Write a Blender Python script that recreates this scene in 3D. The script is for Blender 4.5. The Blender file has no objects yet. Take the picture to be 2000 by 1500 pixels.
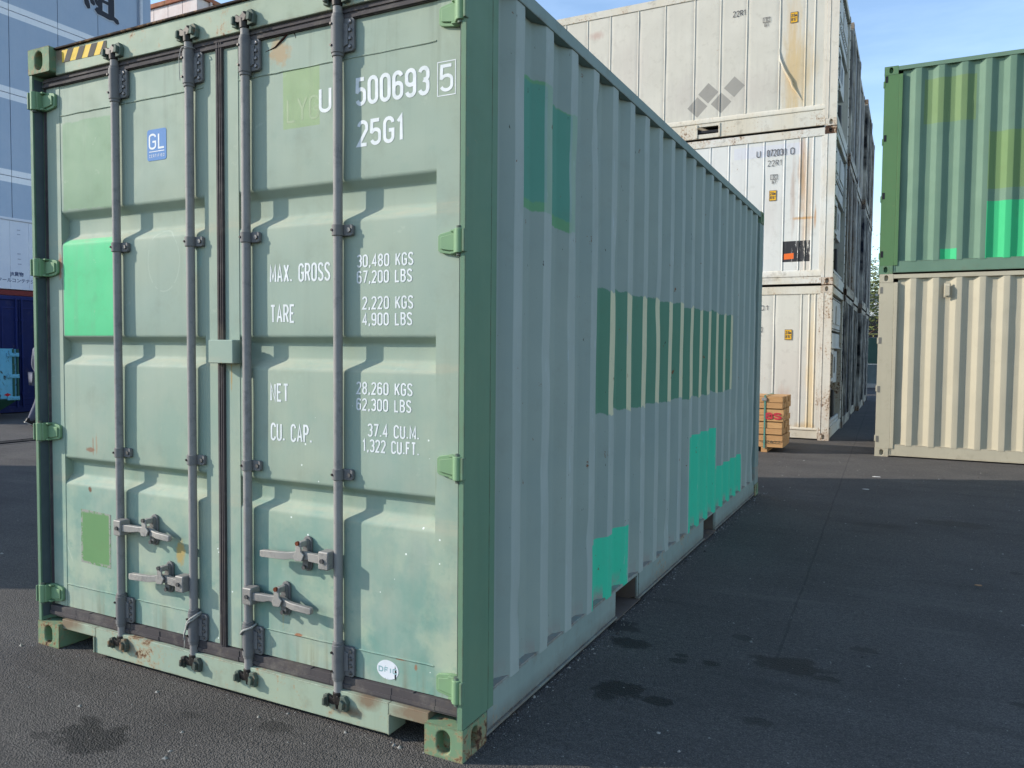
import bpy, bmesh, math, random
from mathutils import Vector, Matrix, noise as mnoise
R_ = math.radians
SC = bpy.context.scene
COL = SC.collection
random.seed(7)

# ------------------------------------------------------------------ camera, sky, sun, exposure
cam = bpy.data.cameras.new('camera')
cam.sensor_fit = 'HORIZONTAL'; cam.sensor_width = 36.0; cam.lens = 1533.64 / 2000 * 36
cam.clip_start = 0.05; cam.clip_end = 2000
cam_o = bpy.data.objects.new('camera', cam); COL.objects.link(cam_o)
cam_o.location = (3.8277, -2.3706, 1.4804); cam_o.rotation_euler = (1.5268, -0.0087, 0.4700)
SC.camera = cam_o

SUN_EL = 25.0
SUN_D = Vector((0.900, 0.4355, 0)).normalized()          # horizontal travel of the light
wd = bpy.data.worlds.new('World'); SC.world = wd; wd.use_nodes = True
nt = wd.node_tree; nt.nodes.clear()
sky = nt.nodes.new('ShaderNodeTexSky'); sky.sky_type = 'NISHITA'; sky.sun_disc = False
sky.sun_elevation = R_(SUN_EL); sky.sun_rotation = math.atan2(-SUN_D.x, -SUN_D.y)
sky.air_density = 1.0; sky.dust_density = 0.25; sky.ozone_density = 1.6; sky.altitude = 10
bg = nt.nodes.new('ShaderNodeBackground'); bg.inputs[1].default_value = 0.15
wo = nt.nodes.new('ShaderNodeOutputWorld')
# thin high cirrus, lighter towards the horizon
tcw = nt.nodes.new('ShaderNodeTexCoord'); mpw = nt.nodes.new('ShaderNodeMapping'); mpw.inputs['Scale'].default_value = (1.0, 2.2, 5.0)
mpw.inputs['Rotation'].default_value = (0.2, 0.5, 0.6)
nzw = nt.nodes.new('ShaderNodeTexNoise'); nzw.inputs['Scale'].default_value = 2.6; nzw.inputs['Detail'].default_value = 7; nzw.inputs['Roughness'].default_value = 0.6
rpw = nt.nodes.new('ShaderNodeMapRange'); rpw.inputs[1].default_value = 0.45; rpw.inputs[2].default_value = 0.85; rpw.inputs[4].default_value = 0.13
mxw = nt.nodes.new('ShaderNodeMix'); mxw.data_type = 'RGBA'
mxw.inputs['B'].default_value = (7.2, 8.4, 10.5, 1)
nt.links.new(tcw.outputs['Generated'], mpw.inputs['Vector']); nt.links.new(mpw.outputs[0], nzw.inputs['Vector'])
nt.links.new(nzw.outputs['Fac'], rpw.inputs[0]); nt.links.new(rpw.outputs[0], mxw.inputs['Factor'])
nt.links.new(sky.outputs[0], mxw.inputs['A']); nt.links.new(mxw.outputs['Result'], bg.inputs[0]); nt.links.new(bg.outputs[0], wo.inputs[0])

sl = bpy.data.lights.new('sun', 'SUN'); sl.energy = 2.8; sl.angle = R_(0.53); sl.color = (1.0, 0.93, 0.82)
sun_o = bpy.data.objects.new('sun', sl); COL.objects.link(sun_o)
tv = SUN_D * math.cos(R_(SUN_EL)); tv.z = -math.sin(R_(SUN_EL))
sun_o.rotation_euler = tv.to_track_quat('-Z', 'Y').to_euler(); sun_o.location = (-20, -12, 20)

vs = SC.view_settings; vs.view_transform = 'Standard'; vs.look = 'None'; vs.gamma = 1.0; vs.use_curve_mapping = False
vs.exposure = 0.90
SC.cycles.max_bounces = 4; SC.cycles.diffuse_bounces = 3; SC.cycles.glossy_bounces = 2; SC.cycles.transmission_bounces = 2; SC.cycles.caustics_reflective = False; SC.cycles.caustics_refractive = False

# ------------------------------------------------------------------ helpers: colour, tags
def c(r, g, b):
    f = lambda v: (v / 255 / 12.92) if v / 255 <= .04045 else ((v / 255 + .055) / 1.055) ** 2.4
    return (f(r), f(g), f(b), 1.0)

def tag(o, label=None, cat=None, group=None, kind=None):
    if label: o['label'] = label
    if cat: o['category'] = cat
    if group: o['group'] = group
    if kind: o['kind'] = kind
    return o

def empty(name, loc=(0, 0, 0), rz=0, label=None, cat=None, group=None):
    o = bpy.data.objects.new(name, None); COL.objects.link(o)
    o.location = loc; o.rotation_euler = (0, 0, rz); o.empty_display_size = .2
    return tag(o, label, cat, group)

# ------------------------------------------------------------------ mesh builder
class MB:
    def __init__(s): s.v = []; s.f = []; s.m = []
    def add(s, vs_, fs, m=0):
        n = len(s.v); s.v += [tuple(p) for p in vs_]
        for f in fs: s.f.append([i + n for i in f]); s.m.append(m)
        return s
    def box(s, x0, x1, y0, y1, z0, z1, m=0):
        p = [(x0, y0, z0), (x1, y0, z0), (x1, y1, z0), (x0, y1, z0), (x0, y0, z1), (x1, y0, z1), (x1, y1, z1), (x0, y1, z1)]
        return s.add(p, [(0, 3, 2, 1), (4, 5, 6, 7), (0, 1, 5, 4), (1, 2, 6, 5), (2, 3, 7, 6), (3, 0, 4, 7)], m)
    def cyl(s, a, b, r, n=16, r2=None, m=0, caps=True):
        a = Vector(a); b = Vector(b); d = (b - a).normalized()
        u = d.orthogonal().normalized(); w = d.cross(u); r2 = r if r2 is None else r2
        vv = []
        for k in range(n):
            t = 2 * math.pi * k / n; e = u * math.cos(t) + w * math.sin(t)
            vv += [a + e * r, b + e * r2]
        ff = [(2 * k, (2 * k + 2) % (2 * n), (2 * k + 3) % (2 * n), 2 * k + 1) for k in range(n)]
        if caps: ff += [tuple(2 * k for k in range(n))[::-1], tuple(2 * k + 1 for k in range(n))]
        return s.add(vv, ff, m)
    def tube(s, pts, r, n=8, m=0, closed=False):
        pts = [Vector(p) for p in pts]; L = len(pts); vv = []; prev = None
        rr = r if isinstance(r, (list, tuple)) else [r] * L
        for i, p in enumerate(pts):
            if closed: d = (pts[(i + 1) % L] - pts[i - 1])
            else: d = pts[min(i + 1, L - 1)] - pts[max(i - 1, 0)]
            d.normalize()
            u = d.orthogonal().normalized() if prev is None else (prev - d * prev.dot(d)).normalized()
            prev = u; w = d.cross(u)
            for k in range(n):
                t = 2 * math.pi * k / n; vv.append(p + (u * math.cos(t) + w * math.sin(t)) * rr[i])
        ff = []
        for i in range(L if closed else L - 1):
            a = i * n; b = ((i + 1) % L) * n
            for k in range(n): ff.append((a + k, a + (k + 1) % n, b + (k + 1) % n, b + k))
        if not closed: ff += [tuple(range(n))[::-1], tuple(range((L - 1) * n, L * n))]
        return s.add(vv, ff, m)
    def prism(s, poly, ax, a, b, m=0):
        # poly: 2D points in the two remaining axes (x,y,z order)
        n = len(poly)
        def P(p, t): return {'x': (t, p[0], p[1]), 'y': (p[0], t, p[1]), 'z': (p[0], p[1], t)}[ax]
        vv = [P(p, a) for p in poly] + [P(p, b) for p in poly]
        ff = [(i, (i + 1) % n, n + (i + 1) % n, n + i) for i in range(n)] + [tuple(range(n))[::-1], tuple(range(n, 2 * n))]
        return s.add(vv, ff, m)
    def holed(s, o, u, v, su, sv, hw, hh, depth, m=0, md=0):
        # rectangle with an upright oblong hole and a pocket behind; normal = u x v
        o = Vector(o); u = Vector(u); v = Vector(v); nrm = u.cross(v)
        ang = sorted(set([2 * math.pi * k / 28 for k in range(28)] + [math.atan2(b * sv, a * su) % (2 * math.pi) for a in (-1, 1) for b in (-1, 1)]))
        cx, cy = su / 2, sv / 2; A = []; B = []
        for t in ang:
            dx, dy = math.cos(t), math.sin(t)
            k = min(cx / abs(dx) if abs(dx) > 1e-9 else 1e9, cy / abs(dy) if abs(dy) > 1e-9 else 1e9)
            A.append((cx + dx * k, cy + dy * k))
            lo, hi = 0, 1.0
            st = hh - hw
            for _ in range(30):
                md_ = (lo + hi) / 2; px, py = dx * md_, dy * md_
                ey = max(0, abs(py) - st)
                if math.hypot(px, ey) < hw: lo = md_
                else: hi = md_
            B.append((cx + dx * lo, cy + dy * lo))
        n = len(ang); f3 = lambda p, d=0: o + u * p[0] + v * p[1] - nrm * d
        vv = [f3(p) for p in A] + [f3(p) for p in B] + [f3(p, depth) for p in B]
        s.add(vv, [(i, (i + 1) % n, n + (i + 1) % n, n + i) for i in range(n)], m)
        s.add(vv, [(n + i, n + (i + 1) % n, 2 * n + (i + 1) % n, 2 * n + i) for i in range(n)] + [tuple(range(2 * n, 3 * n))], md)
        return s
    def build(s, name, mats, parent=None, bevel=0, smooth=None, label=None, seg=2, weld=False, flat=False):
        me = bpy.data.meshes.new(name); me.from_pydata(s.v, [], s.f)
        mats = mats if isinstance(mats, (list, tuple)) else [mats]
        for mm in mats: me.materials.append(mm)
        if len(mats) > 1:
            for p, i in zip(me.polygons, s.m): p.material_index = i
        bm = bmesh.new(); bm.from_mesh(me)
        if weld: bmesh.ops.remove_doubles(bm, verts=bm.verts, dist=1e-5)
        bmesh.ops.recalc_face_normals(bm, faces=bm.faces) if weld else None
        bm.to_mesh(me); bm.free()
        o = bpy.data.objects.new(name, me); COL.objects.link(o)
        if parent: o.parent = parent
        if bevel and flat:
            b = o.modifiers.new('bevel', 'BEVEL'); b.width = bevel; b.segments = 3; b.limit_method = 'ANGLE'; b.angle_limit = R_(50)
        elif bevel:
            b = o.modifiers.new('bevel', 'BEVEL'); b.width = bevel; b.segments = seg; b.limit_method = 'ANGLE'; b.angle_limit = R_(35); b.harden_normals = True
            me.shade_smooth(); me.set_sharp_from_angle(angle=R_(32)); 
        elif smooth is not None:
            me.shade_smooth(); me.set_sharp_from_angle(angle=R_(smooth))
        if label: o['label'] = label
        return o

def fillet(poly, r, n=3):
    out = [poly[0]]
    for i in range(1, len(poly) - 1):
        p, a, b = Vector(poly[i]), Vector(poly[i - 1]), Vector(poly[i + 1])
        la, lb = (a - p).length, (b - p).length
        ra, rb = min(r, la * .45), min(r, lb * .45)
        s0 = p + (a - p) / la * ra; s1 = p + (b - p) / lb * rb
        for k in range(n + 1):
            t = k / n; out.append(tuple(s0 * (1 - t) ** 2 + p * 2 * t * (1 - t) + s1 * t * t))
    out.append(poly[-1]); return out

def sheet(prof, axis, a0, a1, nseg, amp=0, seed=0, axis_disp=0, freq=3.0):
    """profile of 2D points swept along an axis with small unevenness; returns verts, faces"""
    V = []; F = []; n = len(prof)
    for k in range(nseg + 1):
        t = a0 + (a1 - a0) * k / nseg
        for p in prof:
            q = {'x': [t, p[0], p[1]], 'y': [p[0], t, p[1]], 'z': [p[0], p[1], t]}[axis]
            if amp and 0 < k < nseg: q[axis_disp] += amp * mnoise.noise(Vector((q[0] * freq + seed, q[1] * freq, q[2] * freq)))
            V.append(tuple(q))
    for k in range(nseg):
        for i in range(n - 1):
            a = k * n + i; F.append((a, a + 1, a + n + 1, a + n))
    return V, F

# ------------------------------------------------------------------ shader expressions
class X:
    def __init__(s, g, o): s.g = g; s.o = o
    def _m(s, op, b=0.0, cc=None, clamp=False):
        n = s.g.t.nodes.new('ShaderNodeMath'); n.operation = op; n.use_clamp = clamp
        for i, v in enumerate((s, b, cc)):
            if v is None: continue
            if isinstance(v, X): s.g.t.links.new(v.o, n.inputs[i])
            else: n.inputs[i].default_value = v
        return X(s.g, n.outputs[0])
    def __add__(s, b): return s._m('ADD', b)
    __radd__ = __add__
    def __sub__(s, b): return s._m('SUBTRACT', b)
    def __rsub__(s, b): return s._m('MULTIPLY', -1.0) + b
    def __mul__(s, b): return s._m('MULTIPLY', b)
    __rmul__ = __mul__
    def __truediv__(s, b): return s._m('DIVIDE', b)
    def gt(s, b): return s._m('GREATER_THAN', b)
    def lt(s, b): return s._m('LESS_THAN', b)
    def mx(s, b): return s._m('MAXIMUM', b)
    def mn(s, b): return s._m('MINIMUM', b)
    def ab(s): return s._m('ABSOLUTE')
    def fl(s): return s._m('FLOOR')
    def fr(s): return s._m('FRACT')
    def sq(s): return s._m('SQRT')
    def pw(s, b): return s._m('POWER', b)
    def cl(s): return s._m('ADD', 0.0, None, True)
    def ramp(s, a, b, lo=0.0, hi=1.0):
        n = s.g.t.nodes.new('ShaderNodeMapRange'); n.clamp = True
        s.g.t.links.new(s.o, n.inputs[0])
        for i, v in enumerate((a, b, lo, hi)): n.inputs[i + 1].default_value = v
        return X(s.g, n.outputs[0])

class Gr:
    """one material's node graph"""
    def __init__(s, name):
        m = bpy.data.materials.new(name); m.use_nodes = True; s.mat = m; s.t = m.node_tree; s.t.nodes.clear(); s.cache = {}; s.keep = []
        s.bsdf = s.t.nodes.new('ShaderNodeBsdfPrincipled'); s.out = s.t.nodes.new('ShaderNodeOutputMaterial')
        s.t.links.new(s.bsdf.outputs[0], s.out.inputs[0])
        tc = s.t.nodes.new('ShaderNodeTexCoord'); s.obj = tc.outputs['Object']
        sp = s.t.nodes.new('ShaderNodeSeparateXYZ'); s.t.links.new(s.obj, sp.inputs[0])
        s.x, s.y, s.z = (X(s, sp.outputs[i]) for i in range(3))
    def vec(s, x, y, z):
        n = s.t.nodes.new('ShaderNodeCombineXYZ')
        for i, v in enumerate((x, y, z)):
            if isinstance(v, X): s.t.links.new(v.o, n.inputs[i])
            else: n.inputs[i].default_value = v
        return n.outputs[0]
    def noise(s, scale, detail=4, rough=.55, vec=None, dist=0):
        key = ('n', scale, detail, rough, dist, id(vec) if vec else 0)
        if key in s.cache: return s.cache[key]
        n = s.t.nodes.new('ShaderNodeTexNoise'); n.inputs['Scale'].default_value = scale; s.keep.append(vec)
        n.inputs['Detail'].default_value = detail; n.inputs['Roughness'].default_value = rough; n.inputs['Distortion'].default_value = dist
        s.t.links.new(vec or s.obj, n.inputs['Vector']); s.cache[key] = X(s, n.outputs['Fac']); return s.cache[key]
    def voro(s, scale, feature='F1', vec=None, out='Distance'):
        key = ('v', scale, feature, id(vec) if vec else 0)
        if key in s.cache: return X(s, s.cache[key].outputs[out])
        n = s.t.nodes.new('ShaderNodeTexVoronoi'); s.cache[key] = n; s.keep.append(vec); n.feature = feature; n.inputs['Scale'].default_value = scale
        s.t.links.new(vec or s.obj, n.inputs['Vector']); return X(s, n.outputs[out])
    def stretch(s, sx, sy, sz): return s.vec(s.x * sx, s.y * sy, s.z * sz)
    def col(s, v):
        n = s.t.nodes.new('ShaderNodeRGB'); n.outputs[0].default_value = v; return n.outputs[0]
    def mix(s, f, a, b, mode='MIX'):
        n = s.t.nodes.new('ShaderNodeMix'); n.data_type = 'RGBA'; n.blend_type = mode
        if isinstance(f, X): s.t.links.new(f.o, n.inputs['Factor'])
        else: n.inputs['Factor'].default_value = f
        for k, v in (('A', a), ('B', b)):
            if isinstance(v, tuple): n.inputs[k].default_value = v
            else: s.t.links.new(v, n.inputs[k])
        return n.outputs['Result']
    def band(s, v, a, b, soft=.0015): return v.ramp(a - soft, a + soft) * v.ramp(b - soft, b + soft, 1, 0)
    def rect(s, u, v, u0, u1, v0, v1, soft=.0015): return s.band(u, u0, u1, soft) * s.band(v, v0, v1, soft)
    def spot(s, u, v, u0, v0, ru, rv, wob=None, soft=.25):
        a = (u - u0) / ru; b = (v - v0) / rv
        d = (a * a + b * b).sq()
        if wob is not None: d = d + wob
        return d.ramp(1 - soft, 1 + soft, 1, 0)
    def edge(s, r=.012):
        b = s.t.nodes.new('ShaderNodeBevel'); b.samples = 4; b.inputs['Radius'].default_value = r
        ge = s.t.nodes.new('ShaderNodeNewGeometry'); d = s.t.nodes.new('ShaderNodeVectorMath'); d.operation = 'DOT_PRODUCT'
        s.t.links.new(b.outputs[0], d.inputs[0]); s.t.links.new(ge.outputs['Normal'], d.inputs[1])
        return X(s, d.outputs['Value']).ramp(.998, .90)
    def done(s, colour, rough=.5, metal=0.0, bumps=(), spec=.5):
        if isinstance(colour, tuple): s.bsdf.inputs['Base Color'].default_value = colour
        else: s.t.links.new(colour, s.bsdf.inputs['Base Color'])
        for k, v in (('Roughness', rough), ('Metallic', metal), ('Specular IOR Level', spec)):
            if isinstance(v, X): s.t.links.new(v.o, s.bsdf.inputs[k])
            else: s.bsdf.inputs[k].default_value = v
        prev = None
        for h, dist, st in bumps:
            b = s.t.nodes.new('ShaderNodeBump'); b.inputs['Distance'].default_value = dist; b.inputs['Strength'].default_value = st
            s.t.links.new(h.o, b.inputs['Height'])
            if prev is not None: s.t.links.new(prev, b.inputs['Normal'])
            prev = b.outputs[0]
        if prev is not None: s.t.links.new(prev, s.bsdf.inputs['Normal'])
        return s.mat

RUST = c(112, 62, 36); RUSTD = c(66, 46, 36)
def paint(name, base, tint=None, rough=.5, rust=.0, edge=0.0, streak=.25, dirt=.25, metal=0.0, dent=.0012, seed=0.0, extra=None, scuff=0.0, er=.012, spec=.22):
    """weathered paint: uneven fade, vertical streaks, dirt, rust chips, worn edges"""
    g = Gr(name)
    off = g.vec(g.x + seed, g.y + seed * .7, g.z)
    col = g.mix(g.noise(1.6, 4, .6, off).ramp(.35, .68), base, tint or tuple(v * .86 for v in base[:3]) + (1,))
    if extra: col = extra(g, col)
    if streak:
        sv = g.vec((g.x + seed) * 14, (g.y + seed) * 14, g.z * .8)
        col = g.mix(g.noise(1.0, 5, .65, sv).ramp(.5, .78, 0, streak), col, tuple(v * .62 for v in base[:3]) + (1,))
    if dirt:
        col = g.mix(g.noise(7, 4, .7, off).ramp(.55, .8, 0, dirt), col, c(118, 106, 88))
    if scuff:
        sc = g.noise(1.0, 3, .6, g.vec((g.x + g.z * .6) * 26, g.y * 26, (g.z - g.x * .5) * 3.0))
        col = g.mix(sc.ramp(.72, .76, 0, scuff) * g.noise(2.2, 1, .5, off).ramp(.5, .6), col, c(225, 228, 220))
    if rust:
        fine_ = g.noise(26, 5, .72, off); reg = g.noise(2.2, 1, .5, off); run = g.noise(1.0, 4, .65, g.vec((g.x + seed) * 22, (g.y + seed) * 22, g.z * 2.2))
        t = .70 - rust * .22
        k_r = fine_ * .5 + reg * .32 + run * .18
        col = g.mix(k_r.ramp(t - .06, t + .02, 0, .75), col, c(172, 136, 100))
        col = g.mix(k_r.ramp(t - .01, t + .02, 0, .85), col, c(104, 78, 58))
        col = g.mix(k_r.ramp(t + .03, t + .05), col, RUSTD)
    if edge:
        em = g.edge(er) * (g.noise(9, 5, .75, off).ramp(.42, .62)) * edge
        col = g.mix(em.cl(), col, c(96, 62, 42))
    bumps = [(g.noise(2.2, 1, .5, off), dent * 8, .5)]
    return g.done(col, g.noise(7, 4, .7, off).ramp(.3, .7, rough + .12, rough + .28), metal, bumps, spec)

def plain(name, base, rough=.5, metal=0.0, var=.25, scale=8, bump=.0006):
    g = Gr(name)
    col = g.mix(g.noise(scale, 4, .65).ramp(.3, .72), base, tuple(v * (1 - var) for v in base[:3]) + (1,))
    return g.done(col, rough, metal, spec=.28, bumps=[(g.noise(scale * 14, 2, .6), bump, .5)] if bump > .0006 else [])

# ------------------------------------------------------------------ lettering (stroke glyphs, flat print)
def _arc(cx, cy, rx, ry, a0, a1, n=8):
    return [(cx + rx * math.cos(R_(a0 + (a1 - a0) * k / n)), cy + ry * math.sin(R_(a0 + (a1 - a0) * k / n))) for k in range(n + 1)]
def glyph(ch):
    w = .42; h = w / 2; q = .20
    G = {
     '0': (w, [_arc(h, 1 - q, h, q, 180, 0) + _arc(h, q, h, q, 0, -180) + [(0, 1 - q)]]),
     '1': (.26, [[(0, .80), (.16, 1), (.16, 0)]]),
     '2': (w, [_arc(h, 1 - q, h, q, 175, 0) + [(w, .66), (0, 0), (w, 0)]]),
     '3': (w, [_arc(h, 1 - q, h, q, 165, 0) + [(w, .66)] + _arc(h * .8, .66, h * 1.2, .13, 0, -80, 4) , [(h * .9, .53)] + _arc(h * .8, .38, h * 1.2, .15, 85, 0, 4) + _arc(h, q, h, q, 0, -165)]),
     '4': (w, [[(w * .76, 0), (w * .76, 1), (0, .27), (w * 1.08, .27)]]),
     '5': (w, [[(w * .96, 1), (.02, 1), (0, .52)] + _arc(h, .42, h, .18, 150, 0, 6) + _arc(h, q, h, q, 0, -165)]),
     '6': (w, [_arc(h, 1 - q, h, q, 15, 180) + _arc(h, q, h, q, 180, 360) + [(w, .42)] + _arc(h, .42, h, .16, 0, 180)]),
     '7': (w, [[(0, 1), (w, 1), (w * .3, 0)]]),
     '8': (w, [_arc(h, .77, h * .93, .23, -90, 270, 16), _arc(h, .27, h, .27, -90, 270, 16)]),
     '9': (w, [[(w - a, 1 - b) for a, b in _arc(h, 1 - q, h, q, 15, 180) + _arc(h, q, h, q, 180, 360) + [(w, .42)] + _arc(h, .42, h, .16, 0, 180)]]),
     'A': (.46, [[(0, 0), (.23, 1), (.46, 0)], [(.08, .3), (.38, .3)]]),
     'B': (w, [[(0, 0), (0, 1), (h, 1)] + _arc(h, .765, h * .9, .235, 90, -90) + [(0, .53)], [(h, .53)] + _arc(h, .265, h, .265, 90, -90) + [(0, 0)]]),
     'C': (w, [_arc(h, 1 - q, h, q, 0, 180) + _arc(h, q, h, q, 180, 360)]),
     'D': (w, [[(0, 0), (0, 1), (h * .6, 1)] + _arc(h * .8, .75, h * 1.2, .25, 80, 0) + _arc(h * .8, .25, h * 1.2, .25, 0, -80) + [(0, 0)]]),
     'E': (.36, [[(.36, 1), (0, 1), (0, 0), (.36, 0)], [(0, .52), (.3, .52)]]),
     'F': (.36, [[(.36, 1), (0, 1), (0, 0)], [(0, .52), (.3, .52)]]),
     'G': (w, [_arc(h, 1 - q, h, q, 0, 180) + _arc(h, q, h, q, 180, 360) + [(w, .48), (h, .48)]]),
     'I': (.10, [[(.05, 0), (.05, 1)]]),
     'K': (w, [[(0, 0), (0, 1)], [(w, 1), (0, .36)], [(w * .34, .56), (w, 0)]]),
     'L': (.36, [[(0, 1), (0, 0), (.36, 0)]]),
     'M': (.54, [[(0, 0), (0, 1), (.27, .2), (.54, 1), (.54, 0)]]),
     'N': (w, [[(0, 0), (0, 1), (w, 0), (w, 1)]]),
     'O': None,
     'P': (w, [[(0, 0), (0, 1), (h, 1)] + _arc(h, .745, h, .255, 90, -90) + [(0, .49)]]),
     'R': (w, [[(0, 0), (0, 1), (h, 1)] + _arc(h, .745, h, .255, 90, -90) + [(0, .49)], [(h, .49), (w, 0)]]),
     'S': (w, [_arc(h, 1 - q, h, q, 10, 180) + [(0, .76), (w * .12, .62), (w * .88, .38), (w, .24)] + _arc(h, q, h, q, 0, -170)]),
     'T': (w, [[(0, 1), (w, 1)], [(h, 1), (h, 0)]]),
     'U': (w, [[(0, 1)] + _arc(h, q, h, q, 180, 360) + [(w, 1)]]),
     'X': (w, [[(0, 0), (w, 1)], [(0, 1), (w, 0)]]),
     'Y': (w, [[(0, 1), (h, .5), (w, 1)], [(h, .5), (h, 0)]]),
     'm': (.5, [[(0, 0), (0, .62)], [(0, .5)] + _arc(.125, .48, .125, .14, 180, 0, 5) + [(.25, 0)], [(.25, .5)] + _arc(.375, .48, .125, .14, 180, 0, 5) + [(.5, 0)]]),
     '.': (.10, [[(.05, 0), (.05, .12)]]), ',': (.10, [[(.07, .12), (.02, -.12)]]), ' ': (.30, []), '-': (.3, [[(0, .5), (.3, .5)]]),
     "'": (.1, [[(.05, 1), (.05, .8)]]), '"': (.2, [[(.03, 1), (.03, .8)], [(.17, 1), (.17, .8)]]), '&': (w, [[(w, 0), (.05, .8), (h, 1), (w * .8, .78), (0, .25), (h * .8, 0), (w, .4)]]),
    }
    G['O'] = G['0']
    return G[ch]
def strokes(text, x0, x1, z0, z1, wt=.13, gap=.17):
    """2D quads of the text fitted into the box"""
    hgt = z1 - z0; pos = 0; L = []
    wi = 0
    for ch in text:
        w, ls = glyph(ch); wi += (ch == ' '); L.append((pos, ls, wi)); pos += w + gap
    pos -= gap; sx = (x1 - x0) / pos if x1 else hgt
    t = wt * hgt / 2; quads = []
    for p, ls, wi in L:
        for l in ls:
            P = [Vector((x0 + (p + a) * sx, z0 + t + b * (hgt - 2 * t))) for a, b in l]
            P2 = [P[0]] + [P[i] for i in range(1, len(P)) if (P[i] - P[i - 1]).length > 1e-6]
            closed = (P2[0] - P2[-1]).length < 1e-5
            if closed: P2 = P2[:-1]
            n = len(P2); off = []
            for i in range(n):
                a = P2[i - 1] if (i or closed) else None; b = P2[(i + 1) % n] if (i < n - 1 or closed) else None
                d1 = (P2[i] - a).normalized() if a is not None else None; d2 = (b - P2[i]).normalized() if b is not None else None
                d1 = d1 or d2; d2 = d2 or d1
                n1 = Vector((-d1.y, d1.x)); n2 = Vector((-d2.y, d2.x)); m = n1 + n2
                if m.length < 1e-4: m = n1
                m.normalize(); k = min(1 / max(m.dot(n1), .35), 2.2)
                off.append(m * t * k)
            for i in range(n if closed else n - 1):
                j = (i + 1) % n
                quads.append((P2[i] - off[i], P2[j] - off[j], P2[j] + off[j], P2[i] + off[i], wi))
    return quads
def lettering(text, box, mat, parent, place, name='lettering', wt=.13, gap=.17):
    qs = strokes(text, *box, wt=wt, gap=gap); o = None
    for word in sorted(set(q[4] for q in qs)):
        mb = MB()
        for k, q in enumerate(q for q in qs if q[4] == word):
            e = (k % 7) * 2.5e-5
            mb.add([place(p.x, p.y, e) for p in q[:4]], [(0, 1, 2, 3)])
        o = mb.build(name, mat, parent)
    return o
def onY(y): return lambda u, v, e=0: (u, y - e, v)

# ------------------------------------------------------------------ materials
W, L, HM = 2.438, 6.058, 2.896
GREEN = c(158, 170, 152); GREEN_T = c(148, 165, 152)
def door_extra(g, col):
    x, z = g.x, g.z
    wob = g.noise(9, 5, .65)
    # teal algae and rubbed paint, stronger low on the doors and by the handles
    low = z.ramp(1.7, .25, .0, 1.0)
    col = g.mix((g.noise(3.0, 5, .62, g.vec(g.x * 1.0, 3.0, g.z * .75)).ramp(.42, .62) * low).cl() * .9, col, c(110, 150, 138))
    col = g.mix((g.noise(4.6, 5, .6, g.vec(g.x, 9.0, g.z)).ramp(.5, .64) * z.ramp(1.4, .4)).cl() * .55, col, c(176, 186, 160))
    col = g.mix(g.rect(x, z + (wob - .5) * .05, .168, .540, 2.125, 2.540, .004), col, c(136, 162, 134))
    col = g.mix(g.rect(x + (wob - .5) * .006, z, .158, .535, 1.528, 1.990, .002), col, c(90, 196, 138))
    col = g.mix(g.rect(x, z + (wob - .5) * .01, 1.561, 1.748, 2.35, 2.578, .002), col, c(146, 168, 128))
    # dust on the ledges of the pressings, grime below the top seal and above the sill, rubbed zones
    nd = g.noise(1.0, 4, .7, g.vec(g.x * 5, 0.0, g.z * 40))
    for za_, zb_ in ((1.962, 2.014), (1.388, 1.434), (.804, .852)):
        col = g.mix(g.band(z, za_, zb_, .012) * nd.ramp(.38, .66, 0, .45), col, c(182, 174, 150))
    dripv = g.noise(1.0, 4, .6, g.vec(g.x * 22, 0.0, g.z * .9))
    col = g.mix(dripv.ramp(.52, .7) * z.ramp(2.25, 2.72, 0, .45), col, c(118, 126, 112))
    col = g.mix(dripv.ramp(.48, .66) * z.ramp(.36, .20, 0, .6), col, c(122, 118, 98))
    rub = g.noise(1.0, 4, .7, g.vec(g.x * 3 + g.z * 8, 6.0, g.z * 6 - g.x * 7))
    col = g.mix(rub.ramp(.58, .68) * z.ramp(1.1, .5, .1, .5), col, c(112, 148, 136))
    col = g.mix(rub.ramp(.36, .28) * .35, col, c(190, 198, 180))
    # scratches, chalk rings, rust bleeding from chips
    wsp = (g.noise(22, 4, .7) - .5) * 2.2
    ring = ((((x - .86) * (x - .86) + (z - 1.86) * (z - 1.86) * .55).sq() - .10).ab().lt(.0022)) * g.noise(14, 2).gt(.42)
    col = g.mix(ring * .18, col, c(205, 216, 204))
    for (u, v, ru, rv, cc, a) in [(1.545, 2.655, .05, .05, (176, 132, 82), .55), (.34, .985, .03, .010, (140, 84, 56), .7), (.385, 1.01, .006, .05, (170, 130, 100), .5), (.36, 1.005, .005, .04, (150, 100, 74), .5), (.135, 1.86, .016, .05, (160, 92, 62), .7), (.95, .56, .025, .05, (178, 150, 84), .8), (1.63, .31, .02, .006, (160, 92, 52), .8), (2.14, .303, .022, .004, (150, 90, 56), .7), (2.205, .285, .006, .012, (150, 90, 56), .7), (1.27, 1.36, .004, .06, (168, 140, 92), .8), (1.55, .40, .006, .07, (160, 150, 110), .5), (.33, .79, .012, .012, (110, 70, 50), .9), (1.05, 1.86, .05, .06, (150, 178, 166), .6), (2.29, 1.0, .004, .05, (140, 150, 130), .5)]:
        col = g.mix(g.spot(x, z, u, v, ru, rv, wsp) * a, col, c(*cc))
    dots = g.voro(15, vec=g.vec(g.x, 0.0, g.z))
    dm = dots.lt(.06) * g.noise(2.0, 2).gt(.47) * x.gt(1.16) * z.lt(1.35)
    col = g.mix(dm, col, c(226, 232, 226))
    return col
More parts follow.
